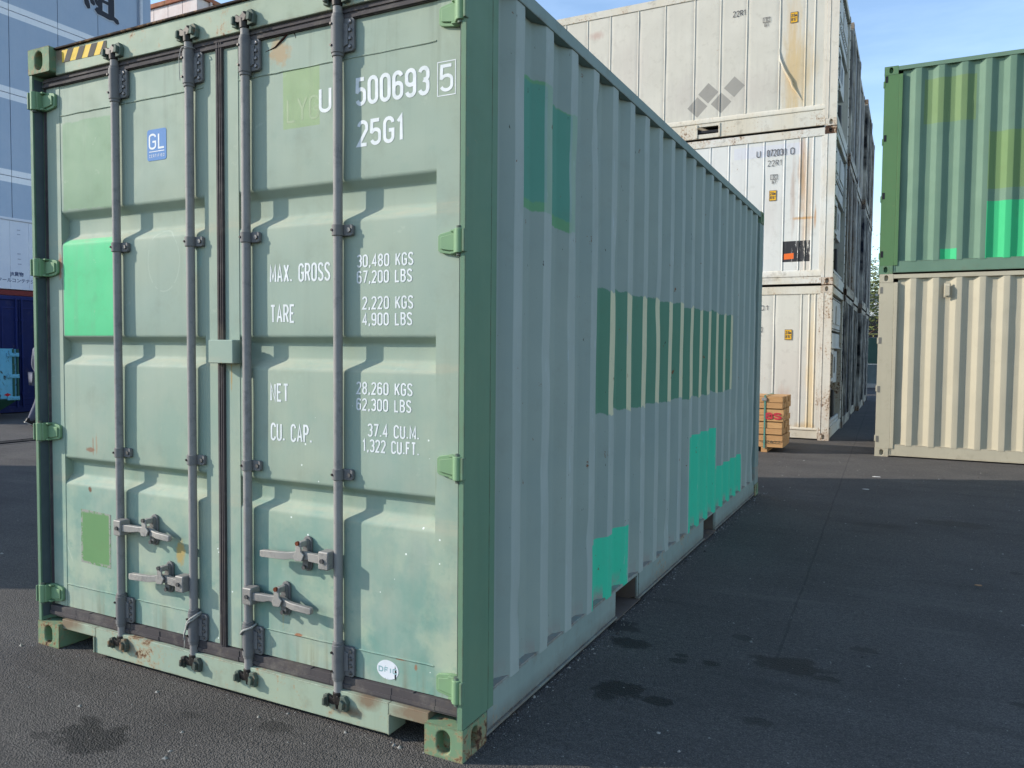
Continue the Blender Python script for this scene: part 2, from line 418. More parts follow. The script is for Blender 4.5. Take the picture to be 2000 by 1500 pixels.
def side_extra(g, col):
    x, y, z = g.x, g.y, g.z
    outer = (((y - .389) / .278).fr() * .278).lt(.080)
    wob = g.noise(5, 4, .6, g.vec(0.0, g.y, 0.0)) - .5
    w2 = g.noise(30, 3, .6) - .5
    zz = z + wob * .10 + w2 * .012
    # old company lettering painted over
    mA = (g.rect(y, zz, .470, .775, 2.06, 2.60, .003)).mx(g.rect(y, zz, .775, 1.075, 2.02, 2.55, .003))
    col = g.mix(mA, col, c(104, 152, 112))
    mA2 = (g.rect(y, zz, .535, .690, 2.10, 2.585, .004)).mx(g.rect(y, zz, .815, .965, 2.07, 2.545, .004))
    col = g.mix(mA2, col, c(90, 144, 126))
    zb = z + wob * .14 + g.noise(60, 1, .5, g.vec(0.0, (g.y * 3.6).fl(), 0.0)) * .04
    mB = g.rect(y, zb, 1.302, 4.79, 1.17, 1.815, .003)
    col = g.mix(mB, col, c(92, 134, 110))
    col = g.mix(mB * outer * g.noise(18, 4).ramp(.2, .3), col, c(206, 200, 166))
    mC = (g.rect(y, z + w2 * .006, 1.283, 1.842, .1, .502, .002)).mx(g.rect(y, z + w2 * .006, 3.19, 4.045, .1, .862, .002)).mx(g.rect(y, z + w2 * .006, 4.045, 5.14, .1, .522, .002))
    col = g.mix(mC, col, c(64, 196, 156))
    # light on the proud ribs painted in paler, some rubbing, scrapes and rust nicks
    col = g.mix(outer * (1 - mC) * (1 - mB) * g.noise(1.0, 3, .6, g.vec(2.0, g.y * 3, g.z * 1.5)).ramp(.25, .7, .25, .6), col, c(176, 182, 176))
    sc = g.noise(1.0, 4, .7, g.vec(0.0, g.y * 26, g.z * 5)) 
    col = g.mix(outer * sc.ramp(.62, .66) * .5, col, c(176, 188, 190))
    rn = g.noise(17, 6, .7, g.vec(3.0, g.y, g.z * .6))
    col = g.mix(rn.ramp(.665, .685), col, c(118, 76, 50))
    col = g.mix(g.noise(1.0, 5, .7, g.vec(5.0, g.y * 40, g.z * 14 + g.y * 10)).ramp(.68, .70), col, c(58, 52, 48))
    col = g.mix(z.ramp(.26, .185) * g.noise(9, 5, .7).ramp(.35, .6) * x.lt(W - .02), col, c(150, 146, 138))
    return col
M = {}
M['door'] = paint('pale_green_door_paint', GREEN, GREEN_T,   .52, rust=.0, streak=.22, dirt=.16, extra=door_extra, dent=.0014, scuff=.35)
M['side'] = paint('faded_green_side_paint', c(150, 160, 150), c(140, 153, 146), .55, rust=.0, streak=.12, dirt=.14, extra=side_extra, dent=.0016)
M['post'] = paint('fresh_green_post_paint', c(106, 134, 108), c(94, 128, 106), .42, rust=.10, streak=.30, dirt=.15, edge=.5)
def frame_extra(g, col):
    w_ = (g.noise(14, 4, .7) - .5) * 1.6
    for u, v, ru, rv in ((.20, .13, .10, .035), (2.24, .125, .10, .04), (2.0, .13, .05, .03), (.62, .09, .05, .03), (1.9, .07, .07, .02), (.20, H_TOP, .07, .05)):
        col = g.mix(g.spot(g.x, g.z, u, v, ru, rv, w_, .5) * .8, col, c(120, 92, 70))
    return col
H_TOP = 2.86
M['frame'] = paint('pale_green_frame_paint', c(158, 170, 148), c(148, 164, 148), .5, rust=.42, streak=.28, dirt=.35, edge=.8, extra=frame_extra)
def rail_extra(g, col):
    n_ = g.noise(12, 5, .7)
    col = g.mix(g.z.ramp(.10, .02) * n_.ramp(.3, .6, .3, .9), col, c(112, 104, 96))
    return g.mix(g.z.ramp(.165, .180) * g.z.lt(.3) * n_.ramp(.35, .55), col, c(150, 144, 134))
M['rail'] = paint('pale_green_rail_paint', c(142, 154, 146), c(128, 144, 138), .5, rust=.25, streak=.25, dirt=.4, edge=.8, extra=rail_extra)
M['cast'] = paint('green_casting_paint', c(118, 144, 112), c(104, 132, 104), .55, rust=.78, streak=.3, dirt=.6, edge=1.0, dent=.002)
M['hinge'] = paint('green_hinge_paint', c(128, 158, 120), c(114, 148, 114), .42, rust=.12, streak=.2, dirt=.15, edge=.35, er=.006)
def extra_galv(g, col):
    return g.mix(g.noise(24, 5, .7).ramp(.52, .72, 0, .5), col, c(84, 84, 90))
M['bar'] = paint('grey_bar_paint', c(148, 145, 141), c(132, 130, 129), .45, rust=.04, streak=.15, dirt=.25, metal=.0, extra=extra_galv)
M['retainer'] = paint('dark_grey_retainer_paint', c(124, 122, 119), c(108, 107, 108), .45, rust=.06, streak=.1, dirt=.3, metal=.0, extra=extra_galv)
M['galv'] = paint('galvanised_handle', c(166, 163, 158), c(136, 133, 130), .42, rust=.08, streak=.2, dirt=.4, metal=.45, extra=extra_galv)
M['cam'] = plain('worn_black_cam_steel', c(58, 54, 52), .5, .5, .4, 24)
M['keeper'] = paint('green_keeper_paint', c(98, 116, 104), c(70, 72, 68), .5, rust=.40, streak=.2, dirt=.5, edge=.8, er=.005)
def gask(g, col):
    return g.mix(g.noise(12, 5, .7).ramp(.5, .68, 0, .6), col, c(112, 106, 100))
M['gasket'] = paint('black_rubber_gasket', c(86, 81, 81), c(68, 64, 66), .7, streak=.1, dirt=.45, extra=gask)
M['liner'] = plain('dirty_slate_liner', c(86, 98, 102), .8, 0, .3, 6)
M['bolt'] = plain('bolt_steel', c(120, 118, 118), .4, .6, .4, 60)
M['rustbolt'] = plain('rusty_bolt', c(120, 62, 40), .8, .1, .5, 60)
M['lip'] = paint('rusted_roof_lip', c(62, 52, 46), c(42, 36, 34), .8, rust=.6, streak=.2, dirt=.6)
def _wp():
    g = Gr('white_vinyl_lettering')
    col = g.mix(g.noise(30, 3, .6).ramp(.35, .7), c(226, 229, 230), c(206, 212, 212))
    chip = g.noise(1.0, 5, .75, g.vec(g.x * 38, 0.0, g.z * 22))
    return g.done(g.mix(chip.ramp(.66, .68), col, c(160, 176, 158)), .6, spec=.25)
M['white_print'] = _wp()
M['line'] = plain('seam_shadow_paint', c(120, 146, 130), .6, 0, .3, 30)
M['wood'] = plain('worn_plywood_floor', c(110, 92, 78), .8, 0, .4, 6)
M['pocket_steel'] = paint('rusty_pocket_plate', c(116, 108, 100), c(96, 80, 70), .7, rust=.45, streak=.3, dirt=.7)
M['dark'] = plain('dark_steel', c(36, 36, 40), .6, .2, .3, 10)

# ------------------------------------------------------------------ dry container
GRO = [(2.122, 2.088, 2.010, 1.969), (1.524, 1.498, 1.430, 1.393), (.936, .910, .848, .809)]
BARS = (.581, 1.057, 1.381, 1.857)

def rot_mesh_mirror(V): return [(W - p[0], p[1], p[2]) for p in V]

def container(name, loc, rz, H, mats, label, cat='container', group=None, doors=True, pockets=True, seed=0, detail=True):
    root = empty(name, loc, rz, label, cat, group)
    dH = HM - H
    def zm(z):
        if z < .45: return z
        if z > 2.5: return z - dH
        return .45 + (z - .45) * (2.05 - dH) / 2.05
    m = lambda k: mats.get(k, M[k])
    # corner castings with their oblong holes
    ex = .003
    for iz in (0, 1):
        z0 = 0 if iz == 0 else H - .118
        for iy in (0, 1):
            y0 = -ex if iy == 0 else L - .178 + ex
            for ix in (0, 1):
                x0 = -ex if ix == 0 else W - .162 + ex
                sx, sy, sz = .162, .178, .118; x1, y1, z1 = x0 + sx, y0 + sy, z0 + sz
                b = MB(); hw, hh, dp = .028, .043, .05
                if iy == 0: b.holed((x0, y0, z0), (1, 0, 0), (0, 0, 1), sx, sz, hw, hh, dp); b.add([(x1, y1, z0), (x0, y1, z0), (x0, y1, z1), (x1, y1, z1)], [(0, 1, 2, 3)])
                else: b.holed((x1, y1, z0), (-1, 0, 0), (0, 0, 1), sx, sz, hw, hh, dp); b.add([(x0, y0, z0), (x1, y0, z0), (x1, y0, z1), (x0, y0, z1)], [(0, 1, 2, 3)])
                if ix == 1: b.holed((x1, y0, z0), (0, 1, 0), (0, 0, 1), sy, sz, .024, .040, dp); b.add([(x0, y1, z0), (x0, y0, z0), (x0, y0, z1), (x0, y1, z1)], [(0, 1, 2, 3)])
                else: b.holed((x0, y1, z0), (0, -1, 0), (0, 0, 1), sy, sz, .024, .040, dp); b.add([(x1, y0, z0), (x1, y1, z0), (x1, y1, z1), (x1, y0, z1)], [(0, 1, 2, 3)])
                b.add([(x0, y0, z1), (x1, y0, z1), (x1, y1, z1), (x0, y1, z1), (x0, y0, z0), (x0, y1, z0), (x1, y1, z0), (x1, y0, z0)], [(0, 1, 2, 3), (4, 5, 6, 7)])
                b.build('corner_casting', m('cast'), root, bevel=.006, weld=True, flat=True)
    za, zb = .118, H - .118
    # posts
    poly = [(0, 0), (.022, 0), (.026, .044), (.050, .088), (.050, .165), (.050, .234), (0, .234), (0, .193), (.003, .190), (0, .187)]
    for mir in (0, 1):
        p = [(W - a, b_) for a, b_ in poly][::-1] if mir else poly
        MB().prism(p, 'z', za, zb).build('corner_post', m('post'), root, bevel=.005)
        q_ = (.0262, .0275) if not mir else (W - .0275, W - .0262)
        MB().box(q_[0], q_[1], .006, .0505, za + .02, zb - .02).build('post_liner', M['liner'], root)
        x0, x1 = (0, .12) if not mir else (W - .12, W)
        MB().box(x0, x1, L - .20, L, za, zb).build('corner_post', m('rail'), root, bevel=.006)
    # side walls
    prof = [(W - .046, .234), (W - .046, .325)]
    y = .393
    while y + .072 < L - .25:
        prof += [(W - .005, y), (W - .005, y + .072), (W - .046, y + .140), (W - .046, y + .210)]; y += .278
    prof[-1] = (W - .046, L - .2)
    fp = fillet(prof, .007, 3)
    V, F = sheet(fp, 'z', .168, H - .055, 44, .0038, seed, 0, 2.6)
    rd = random.Random(seed); dents = []
    for k in range(26):
        ri = rd.randrange(20) if k > 8 else rd.randrange(7)
        dents.append((.429 + ri * .278 + rd.uniform(-.05, .05), rd.choice((rd.uniform(.25, .6), rd.uniform(.9, 1.9), rd.uniform(1.9, 2.7))), rd.uniform(.04, .09), rd.uniform(.06, .16), rd.uniform(.008, .020) * (.55 if detail else .3)))
    V2 = []
    for (a, b_, z_) in V:
        w_ = 0
        for yc, zc, ry, rz_, dp in dents:
            q2 = ((b_ - yc) / ry) ** 2 + ((z_ - zc) / rz_) ** 2
            if q2 < 4: w_ += dp * math.exp(-q2 * 1.2)
        V2.append((a - w_, b_, z_))
    V = V2
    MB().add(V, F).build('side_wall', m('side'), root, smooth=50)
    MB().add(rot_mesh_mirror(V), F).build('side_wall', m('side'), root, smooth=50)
    # end wall
    prof = [(.12, L - .05)]; x = .18
    while x + .1 < W - .2: prof += [(x, L - .05), (x + .05, L - .01), (x + .13, L - .01), (x + .18, L - .05)]; x += .25
    prof += [(W - .12, L - .05)]
    V, F = sheet(fillet(prof, .007, 2), 'z', .14, H - .10, 6, .002, seed + 5, 1)
    MB().add(V, F).build('end_wall', m('side'), root, smooth=50)
    MB().box(.162, W - .162, L - .06, L, H - .118, H - .004).build('end_rail', m('rail'), root, bevel=.004)
    MB().box(.162, W - .162, L - .06, L, .016, .15).build('end_rail', m('rail'), root, bevel=.004)
    # roof with shallow pressings
    b = MB(); prof = []; y = .12
    while y < L - .2: prof += [(y, H - .028), (y + .05, H - .010), (y + .13, H - .010), (y + .18, H - .028)]; y += .22
    V, F = sheet([(a, z_) for a, z_ in prof], 'x', .05, W - .05, 4)
    b.add(V, F); b.build('roof', m('side'), root, smooth=40)
    # rails
    for mir in (0, 1):
        f = (lambda a, b_: (W - b_, W - a)) if mir == 0 else (lambda a, b_: (a, b_))
        x0, x1 = f(-.001, .06)
        MB().box(x0, x1, .172, L - .172, H - .066, H - .008).build('top_side_rail', m('rail'), root, bevel=.004)
        segs = [(.175, 1.66), (2.035, 3.695), (4.06, L - .175)] if pockets else [(.175, L - .175)]
        bb = MB()
        for a, b_ in segs:
            x0, x1 = f(.010, .022); bb.box(x0, x1, a, b_, .03, .172)
            x0, x1 = f(-.001, .05); bb.box(x0, x1, a, b_, .018, .030)
            x0, x1 = f(.010, .06); bb.box(x0, x1, a, b_, .172, .180)
            x0, x1 = f(.004, .010); bb.box(x0, x1, a + .02, a + .028, .03, .172)
        for a, b_ in ((1.66, 2.035), (3.695, 4.06)):
            if pockets:
                x0, x1 = f(.010, .06); bb.box(x0, x1, a, b_, .160, .180)
        bb.build('bottom_side_rail', m('rail'), root, bevel=.003)
        if pockets:
            for a, b_ in ((1.66, 2.035), (3.695, 4.06)):
                x0, x1 = f(-.004, .5)
                pk = MB().box(x0, x1, a - .03, b_ + .03, .014, .018)
                x0, x1 = f(.022, .5); pk.box(x0, x1, a - .006, a, .018, .172).box(x0, x1, b_, b_ + .006, .018, .172)
                pk.build('fork_pocket', m('pocket_steel'), root)
    MB().box(.03, W - .03, .1, L - .06, .15, .178).build('floor', M['wood'], root)
    # door frame
    hd = MB().box(.155, W - .155, .030, .12, H - .130, H - .014)
    hd.build('door_header', m('frame'), root, bevel=.004)
    MB().box(.158, W - .158, .020, .14, H - .013, H - .004).build('roof_lip', M['lip'], root, bevel=.002)
    si = MB().box(.405, 2.105, .018, .12, .020, .142).box(.155, .405, .0185, .12, .095, .142).box(2.105, W - .155, .0185, .12, .095, .142)
    si.box(.397, .4045, .010, .12, .022, .10).box(2.1055, 2.113, .010, .12, .022, .10)
    si.build('door_sill', m('frame'), root, bevel=.003)
    if not doors: return root
    for side in (0, 1):
        sx = (lambda a: a) if side == 0 else (lambda a: W - a)
        X0, X1, P0, P1 = .053, 1.200, .150, 1.120
        def bx(b, a0, a1, *r):
            q = sorted((sx(a0), sx(a1))); return b.box(q[0], q[1], *r)
        d = MB()
        zt, zbm = H - .176, .196
        bx(d, X0, P0, .050, .092, zbm, zt); bx(d, P1, X1, .050, .092, zbm, zt)
        pr = [(.052, zt)]
        for g4 in GRO:
            pr += [(.052, zm(g4[0])), (.090, zm(g4[1])), (.090, zm(g4[2])), (.052, zm(g4[3]))]
        pr += [(.052, zbm)]
        pr = fillet(pr, .010, 3)
        # extra rows so that the flats can dish a little
        pf = [pr[0]]
        for a, b_ in zip(pr, pr[1:]):
            n = max(1, int(abs(a[1] - b_[1]) / .09))
            for k in range(1, n + 1): pf.append((a[0] + (b_[0] - a[0]) * k / n, a[1] + (b_[1] - a[1]) * k / n))
        V, F = sheet(pf, 'x', *sorted((sx(P0), sx(P1))), 14, .0022, seed + side * 9, 1, 3.2)
        d.add(V, F)
        bx(d, P0, P1, .094, .096, zbm, zt)
        door = d.build('door', m('door'), root, smooth=48)
        for zw in (2.58, .307):
            w_ = MB(); q = sorted((sx(P0 + .004), sx(P1 - .004)))
            pts = [(q[0] + (q[1] - q[0]) * k / 24, .0515, zm(zw) + .0025 * mnoise.noise(Vector((k * .7, seed, zw)))) for k in range(25)]
            w_.tube(pts, .0032, 6).build('weld_seam', m('door'), door, smooth=60)
        # rubber seals
        gk = MB()
        bx(gk, .0278, .0525, .0488, .085, .16, H - .150)
        bx(gk, .036, .045, .044, .0488, .17, H - .17)
        gk.build('side_gasket', M['gasket'], door, bevel=.002)
        gt = MB(); 
        q = sorted((sx(.040), sx(1.2185)))
        gt.box(q[0], q[1], .043, .085, H - .1755, H - .1305)
        gt.box(q[0], q[1], .036, .043, H - .173, H - .160).box(q[0], q[1], .038, .043, H - .150, H - .140)
        gt.build('top_gasket', M['gasket'], door, bevel=.002)
        gb = MB()
        for k in range(12):
            a = q[0] + (q[1] - q[0]) * k / 12; b_ = q[0] + (q[1] - q[0]) * (k + 1) / 12; e = random.uniform(-.003, .003); e2 = random.uniform(-.002, .002)
            gb.box(a, b_ + .0015, .036 + e2, .085, .142, .193 + e)
            gb.box(a, b_ + .001, .031 + e2, .036 + e2, .150, .166)
        gb.build('bottom_gasket', M['gasket'], door, bevel=.0015)
        if side == 1:
            gc = MB(); gc.box(1.2005, 1.2375, .049, .085, .165, H - .15)
            for a, w2_ in ((1.202, .012), (1.219, .007), (1.230, .006)): gc.box(a, a + w2_, .038, .049, .155, H - .150)
            gc.build('centre_gasket', M['gasket'], door, bevel=.002)
        # locking bars
        for bi in (0, 1):
            xb = BARS[bi + 2 * side]; yb = .028
            MB().cyl((xb, yb, .125), (xb, yb, H - .075), .0180, 20).build('locking_bar', m('bar'), door, smooth=40)
            for zz0, zz1 in ((zm(2.594), zm(2.730)), (.190, .320)):
                r = MB().cyl((xb, yb, zz0), (xb, yb, zz1), .0255, 22)
                r.cyl((xb, yb, zz0 - .012), (xb, yb, zz0 + .004), .0225, 20).cyl((xb, yb, zz1 - .004), (xb, yb, zz1 + .012), .0225, 20)
                pl = [(xb + .004, zz0 + .006), (xb + .062, zz0 + .006), (xb + .070, zz0 + .014), (xb + .070, zz1 - .014), (xb + .062, zz1 - .006), (xb + .004, zz1 - .006)]
                r.prism([(a, b_) for a, b_ in pl], 'y', .036, .0495)
                r.prism([(xb + .012, zz0 + .02), (xb + .045, zz0 + .03), (xb + .045, zz1 - .03), (xb + .012, zz1 - .02)], 'y', .030, .037)
                ro = r.build('bar_retainer', m('retainer'), door, bevel=.0025)
                if detail:
                    for k in range(4):
                        zz = zz0 + .022 + (zz1 - zz0 - .044) * k / 3
                        MB().cyl((xb + .054, .036, zz), (xb + .054, .029, zz), .0085, 10, .006).build('bolt', M['bolt'], door, smooth=40)
                    for zz in (zz0 + .028, zz1 - .028): MB().cyl((xb - .013, .008, zz), (xb - .014, .000, zz), .005, 8).build('bolt', M['cam'], door, smooth=40)
            for zc in (1.930, .990):
                zc = zm(zc)
                r = MB().cyl((xb, yb, zc - .021), (xb, yb, zc + .021), .0235, 20)
                r.prism([(xb + .006, zc - .021), (xb + .058, zc - .021), (xb + .064, zc - .015), (xb + .064, zc + .015), (xb + .058, zc + .021), (xb + .006, zc + .021)], 'y', .034, .0495)
                r.build('bar_clamp', m('retainer'), door, bevel=.002)
                MB().cyl((xb + .050, .035, zc), (xb + .050, .027, zc), .009, 6).build('bolt', M['bolt'], door, smooth=40)
                if detail: MB().cyl((xb - .012, .009, zc), (xb - .013, .003, zc), .005, 8).build('bolt', M['cam'], door, smooth=40)
            # cams and keepers at both ends
            for top in (1, 0):
                zc = H - .092 if top else .098; s = 1 if top else -1
                k = MB()
                k.cyl((xb, yb, zc - s * .035), (xb, yb, zc + s * .004), .0215, 16, .024)
                k.prism([(xb - .034, zc - .008), (xb - .016, zc - .014), (xb + .020, zc - .010), (xb + .030, zc + .010), (xb + .012, zc + .026), (xb - .010, zc + .012), (xb - .030, zc + .022)], 'y', .006, .046)
                k.cyl((xb, yb, zc), (xb, yb, zc + s * .034), .014, 12, .012)
                k.build('cam', M['cam'], door, bevel=.003)
                kp = MB()
                yk = .030 if top else .018
                kp.prism([(xb + .030, zc - .030), (xb + .062, zc - .026), (xb + .066, zc + .010), (xb + .052, zc + .032), (xb + .030, zc + .030)], 'y', yk - .020, yk)
                kp.prism([(xb + .034, zc - .014), (xb + .052, zc - .016), (xb + .056, zc + .012), (xb + .040, zc + .022)], 'y', yk - .034, yk - .020)
                kp.build('cam_keeper', M['keeper'], door, bevel=.003); kp = MB()
                kp.prism([(xb - .060, zc - .022), (xb - .036, zc - .028), (xb - .034, zc + .026), (xb - .056, zc + .020)], 'y', yk - .016, yk)
                kp.prism([(xb - .052, zc - .016), (xb - .040, zc - .018), (xb - .038, zc + .016), (xb - .050, zc + .012)], 'y', yk - .030, yk - .016)
                kp.build('cam_keeper', M['keeper'], door, bevel=.003)
        # hinges
        for zc in (2.655, 1.858, 1.058, .255):
            zc = zm(zc)
            h = MB()
            pl = [(2.303, zc - .026), (2.312, zc - .034), (2.362, zc - .043), (2.404, zc - .043), (2.404, zc + .043), (2.362, zc + .043), (2.312, zc + .034), (2.303, zc + .026)]
            pl2 = [(2.316, zc - .022), (2.365, zc - .030), (2.402, zc - .030), (2.402, zc + .030), (2.365, zc + .030), (2.316, zc + .022)]
            fx = (lambda p: p) if side == 1 else (lambda p: [(W - a, b_) for a, b_ in p][::-1])
            h.prism(fx(pl), 'y', .036, .0495); h.prism(fx(pl2), 'y', .029, .0365)
            h.prism(fx([(2.366, zc - .043), (2.404, zc - .043), (2.404, zc - .034), (2.366, zc - .034)]), 'y', .016, .040)
            h.prism(fx([(2.366, zc + .034), (2.404, zc + .034), (2.404, zc + .043), (2.366, zc + .043)]), 'y', .016, .040)
            xk = 2.411 if side == 1 else W - 2.411
            h.prism(fx([(2.386, zc - .043), (2.414, zc - .043), (2.414, zc + .043), (2.386, zc + .043)]), 'y', .004, .034)
            h.cyl((xk, .006, zc - .043), (xk, .006, zc + .043), .0185, 16)
            ho = h.build('hinge', m('hinge'), door, bevel=.003)
            MB().cyl((xk, .006, zc - .052), (xk, .006, zc + .052), .011, 12).build('hinge_pin', M['keeper'], door, smooth=40)
            lu = MB(); q = sorted((xk + (.019 if side else -.019), xk + (.030 if side else -.030)))
            lu.box(q[0], q[1], -.012, .012, zc - .040, zc + .040).build('hinge_lug', m('post'), door, bevel=.003)
        # handles
        hs = ((0, .650, 1, .793), (1, .448, -1, .890)) if side == 0 else ((3, .655, -1, 1.690), (2, .455, 1, 1.575))
        for bi, zc, dr, xc in hs:
            xb = BARS[bi]
            hb = MB(); a, b_ = sorted((xb + dr * .012, xb + dr * .062))
            hb.box(a, b_, -.020, .034, zc - .036, zc + .036)
            hb.build('handle_hub', m('galv'), door, bevel=.006)
            MB().cyl((xb + dr * .040, -.019, zc), (xb + dr * .040, -.027, zc), .009, 10).build('hub_bolt', M['bolt'], door, smooth=40)
            hn = MB(); tip = xb + dr * .372; up = .012
            st = [(xb + dr * .055, zc, .017), (xb + dr * .12, zc + .002, .016), (xc - dr * .05, zc + .004, .012), (xc, zc + .002, .020), (xc + dr * .045, zc - .004, .013), (xc + dr * .075, zc - .008, .0145), (tip - dr * .01, zc - .012, .0140), (tip, zc - .012, .011)]
            ys = [(-.012, .010), (-.010, .012), (-.004, .016), (-.002, .022), (-.006, .016), (-.012, .008), (-.014, .008), (-.012, .006)]
            vv = []
            for (x_, z_, hh), (y0, y1) in zip(st, ys): vv += [(x_, y0, z_ - hh), (x_, y0, z_ + hh), (x_, y1, z_ + hh), (x_, y1, z_ - hh)]
            ff = []
            for k in range(len(st) - 1):
                for j in range(4): ff.append((4 * k + j, 4 * k + (j + 1) % 4, 4 * k + 4 + (j + 1) % 4, 4 * k + 4 + j))
            ff += [(0, 1, 2, 3), tuple(4 * (len(st) - 1) + j for j in (3, 2, 1, 0))]
            hn.add(vv, ff); hn.build('handle', m('galv'), door, bevel=.004, weld=True)
            ct = MB(); pl = [(xc + .021 * math.cos(R_(t)), zc + .050 + .021 * math.sin(R_(t))) for t in range(0, 181, 20)] + [(xc + .021 * math.cos(R_(t)), zc - .050 + .021 * math.sin(R_(t))) for t in range(180, 361, 20)]
            ct.prism(pl, 'y', .040, .0505)
            pl = [(xc + (a_ - xc) * .7, zc + (b2 - zc) * .88) for a_, b2 in pl]; ct.prism(pl, 'y', .026, .041)
            ct.build('handle_catch', m('retainer'), door, bevel=.003)
            fl = MB(); fl.prism([(xc - .014, zc + .056), (xc + .014, zc + .056), (xc + .016, zc + .020), (xc + .030, zc + .008), (xc + .018, zc - .018), (xc - .016, zc - .020), (xc - .024, zc - .004), (xc - .012, zc + .018)], 'y', -.016, -.008)
            fl.prism([(xc - .012, zc + .058), (xc + .012, zc + .058), (xc + .012, zc + .036), (xc - .012, zc + .036)], 'y', -.008, .026)
            fl.build('handle_hasp', m('galv'), door, bevel=.003)
            MB().cyl((xc, -.012, zc + .053), (xc, -.022, zc + .053), .009, 10).build('catch_bolt', M['rustbolt'] if side else M['bolt'], door, smooth=40)
            MB().cyl((xc, .028, zc - .052), (xc, .016, zc - .052), .009, 10).build('catch_bolt', M['bolt'], door, smooth=40)
        if side == 1:
            lb = MB().box(1.196, 1.336, -.006, .040, zm(1.412), zm(1.412) + .098).box(1.204, 1.215, .040, .050, zm(1.414), zm(1.414) + .09).box(1.30, 1.336, .040, .0505, zm(1.414), zm(1.414) + .09)
            lb.build('lock_box', m('door'), door, bevel=.004)
    return root

# ------------------------------------------------------------------ ground
def GND():
    g = Gr('asphalt')
    x, y = g.x, g.y
    fine = g.voro(150); fine2 = g.voro(150, out='Color')
    n2 = g.noise(1.1, 5, .62); n3 = g.noise(38, 3, .7)
    col = g.mix(n2.ramp(.3, .72), c(110, 105, 100), c(84, 80, 77))
    col = g.mix(n3.ramp(.4, .75, 0, .7), col, c(66, 63, 61))
    # light and dark aggregate
    col = g.mix(fine2.ramp(.72, .9, 0, .55) * fine.ramp(.42, .25), col, c(146, 140, 132))
    col = g.mix(g.voro(46, out='Color').gt(.93) * g.voro(46).ramp(.22, .12), col, c(176, 172, 164))
    col = g.mix(fine.ramp(.35, .62, 0, .45), col, c(34, 34, 35))
    # faint tyre tracks and scuffs
    tr = g.noise(1.0, 4, .65, g.vec(g.x * .35 + g.y * .1, g.y * 2.6, 0.0))
    col = g.mix(tr.ramp(.54, .7, 0, .4), col, c(48, 46, 45))
    col = g.mix(tr.ramp(.38, .28, 0, .3), col, c(118, 112, 105))
    wob = (g.noise(9, 5, .75) - .5) * 2.6
    wet = None
    for (u, v, ru, rv, a) in STAINS:
        s = g.spot(x, y, u, v, ru, rv, wob, .12) * a
        wet = s if wet is None else wet.mx(s)
    drops = g.voro(3.1); dc = g.voro(3.1, out='Color')
    wet = wet.mx((drops + wob * .05).lt(.12) * dc.gt(.78) * .6)
    col = g.mix(wet, col, c(28, 26, 26))
    # day joint in the paving
    ln = ((x * -0.9997 + y * -0.0243 - -3.3263 + (n2 - .5) * .03).ab()).lt(.007) * y.gt(1.5) * wob.gt(-.25)
    col = g.mix(ln * .35, col, c(30, 30, 31))
    h = fine * .6 + n3 * .5
    bumps = [(h, .009, 1.0)]
    return g.done(col, (wet * -.25 + .88), 0, bumps, .35)
STAINS = [(1.10, -.49, .16, .095, .85), (.975, -.41, .07, .035, .8), (2.73, .86, .10, .085, .9), (2.69, .76, .05, .04, .8), (2.924, .822, .065, .045, .9), (2.60, 1.40, .10, .07, .85),
          (2.45, 1.60, .13, .09, .7), (2.875, 1.29, .045, .04, .9), (2.87, 1.36, .03, .022, .85), (3.025, 1.33, .045, .035, .9), (3.352, 1.478, .17, .08, .8), (3.40, 1.56, .08, .04, .7), (3.527, 1.408, .055, .03, .8),
          (3.32, .826, .05, .035, .6), (2.4, 2.087, .06, .05, .6), (3.1, 1.75, .05, .04, .6), (3.66, 1.86, .06, .04, .6), (4.3, 1.5, .05, .03, .7), (.92, -.57, .05, .02, .6), (1.29, -.188, .05, .025, .5), (1.66, -.104, .07, .04, .5), (4.2, 5.4, .3, .12, .5), (3.6, 5.0, .2, .08, .4), (5.0, 5.2, .3, .1, .5)]
STAINS = [s for s in STAINS if s[2] > 0]
gm = bpy.data.meshes.new('ground'); S_ = 600
gm.from_pydata([(-S_, -S_, 0), (S_, -S_, 0), (S_, S_, 0), (-S_, S_, 0)], [], [(0, 1, 2, 3)])
gm.materials.append(GND())
ground = bpy.data.objects.new('ground', gm); COL.objects.link(ground); tag(ground, 'worn grey asphalt of the container yard', kind='structure')

# loose grit and chips lying on the asphalt
gb = MB(); rg = random.Random(3)
for k in range(5200):
    if k < 800: px, py = W + abs(rg.gauss(0, .05)) - .01, rg.uniform(.1, 6.2)
    elif k < 840: px, py = rg.uniform(-.1, 2.5), -abs(rg.gauss(0, .05)) + .03
    elif k < 3600: px, py = rg.uniform(-.5, 6.5), rg.uniform(-1.6, 9)
    else: px, py = rg.uniform(-8, 8), rg.uniform(-2, 11)
    if -.05 < px < W - .02 and .04 < py < L: continue
    s = rg.uniform(.0014, .0046) * (2.6 if rg.random() < .10 else 1)
    a = rg.uniform(0, 6.28); vv = []
    for j in range(5): 
        t = a + j * 1.2566 + rg.uniform(-.3, .3); rr = s * rg.uniform(.6, 1.3); vv.append((px + rr * math.cos(t), py + rr * math.sin(t), .0002))
    vv.append((px + rg.uniform(-.3, .3) * s, py, s * rg.uniform(.5, 1.0)))
    gb.add(vv, [(j, (j + 1) % 5, 5) for j in range(5)], 0 if rg.random() < .8 else 1)
grit = gb.build('grit', [plain('pale_grit', c(150, 147, 140), .8), plain('dark_grit', c(70, 66, 62), .8)])
tag(grit, 'pale stone chips and grit scattered over the asphalt', kind='stuff')
lb = [(3.5, 7.9, .045, .02, (225, 222, 214)), (3.43, 6.9, .035, .016, (214, 208, 200)), (4.25, 3.4, .022, .016, (170, 130, 96))]
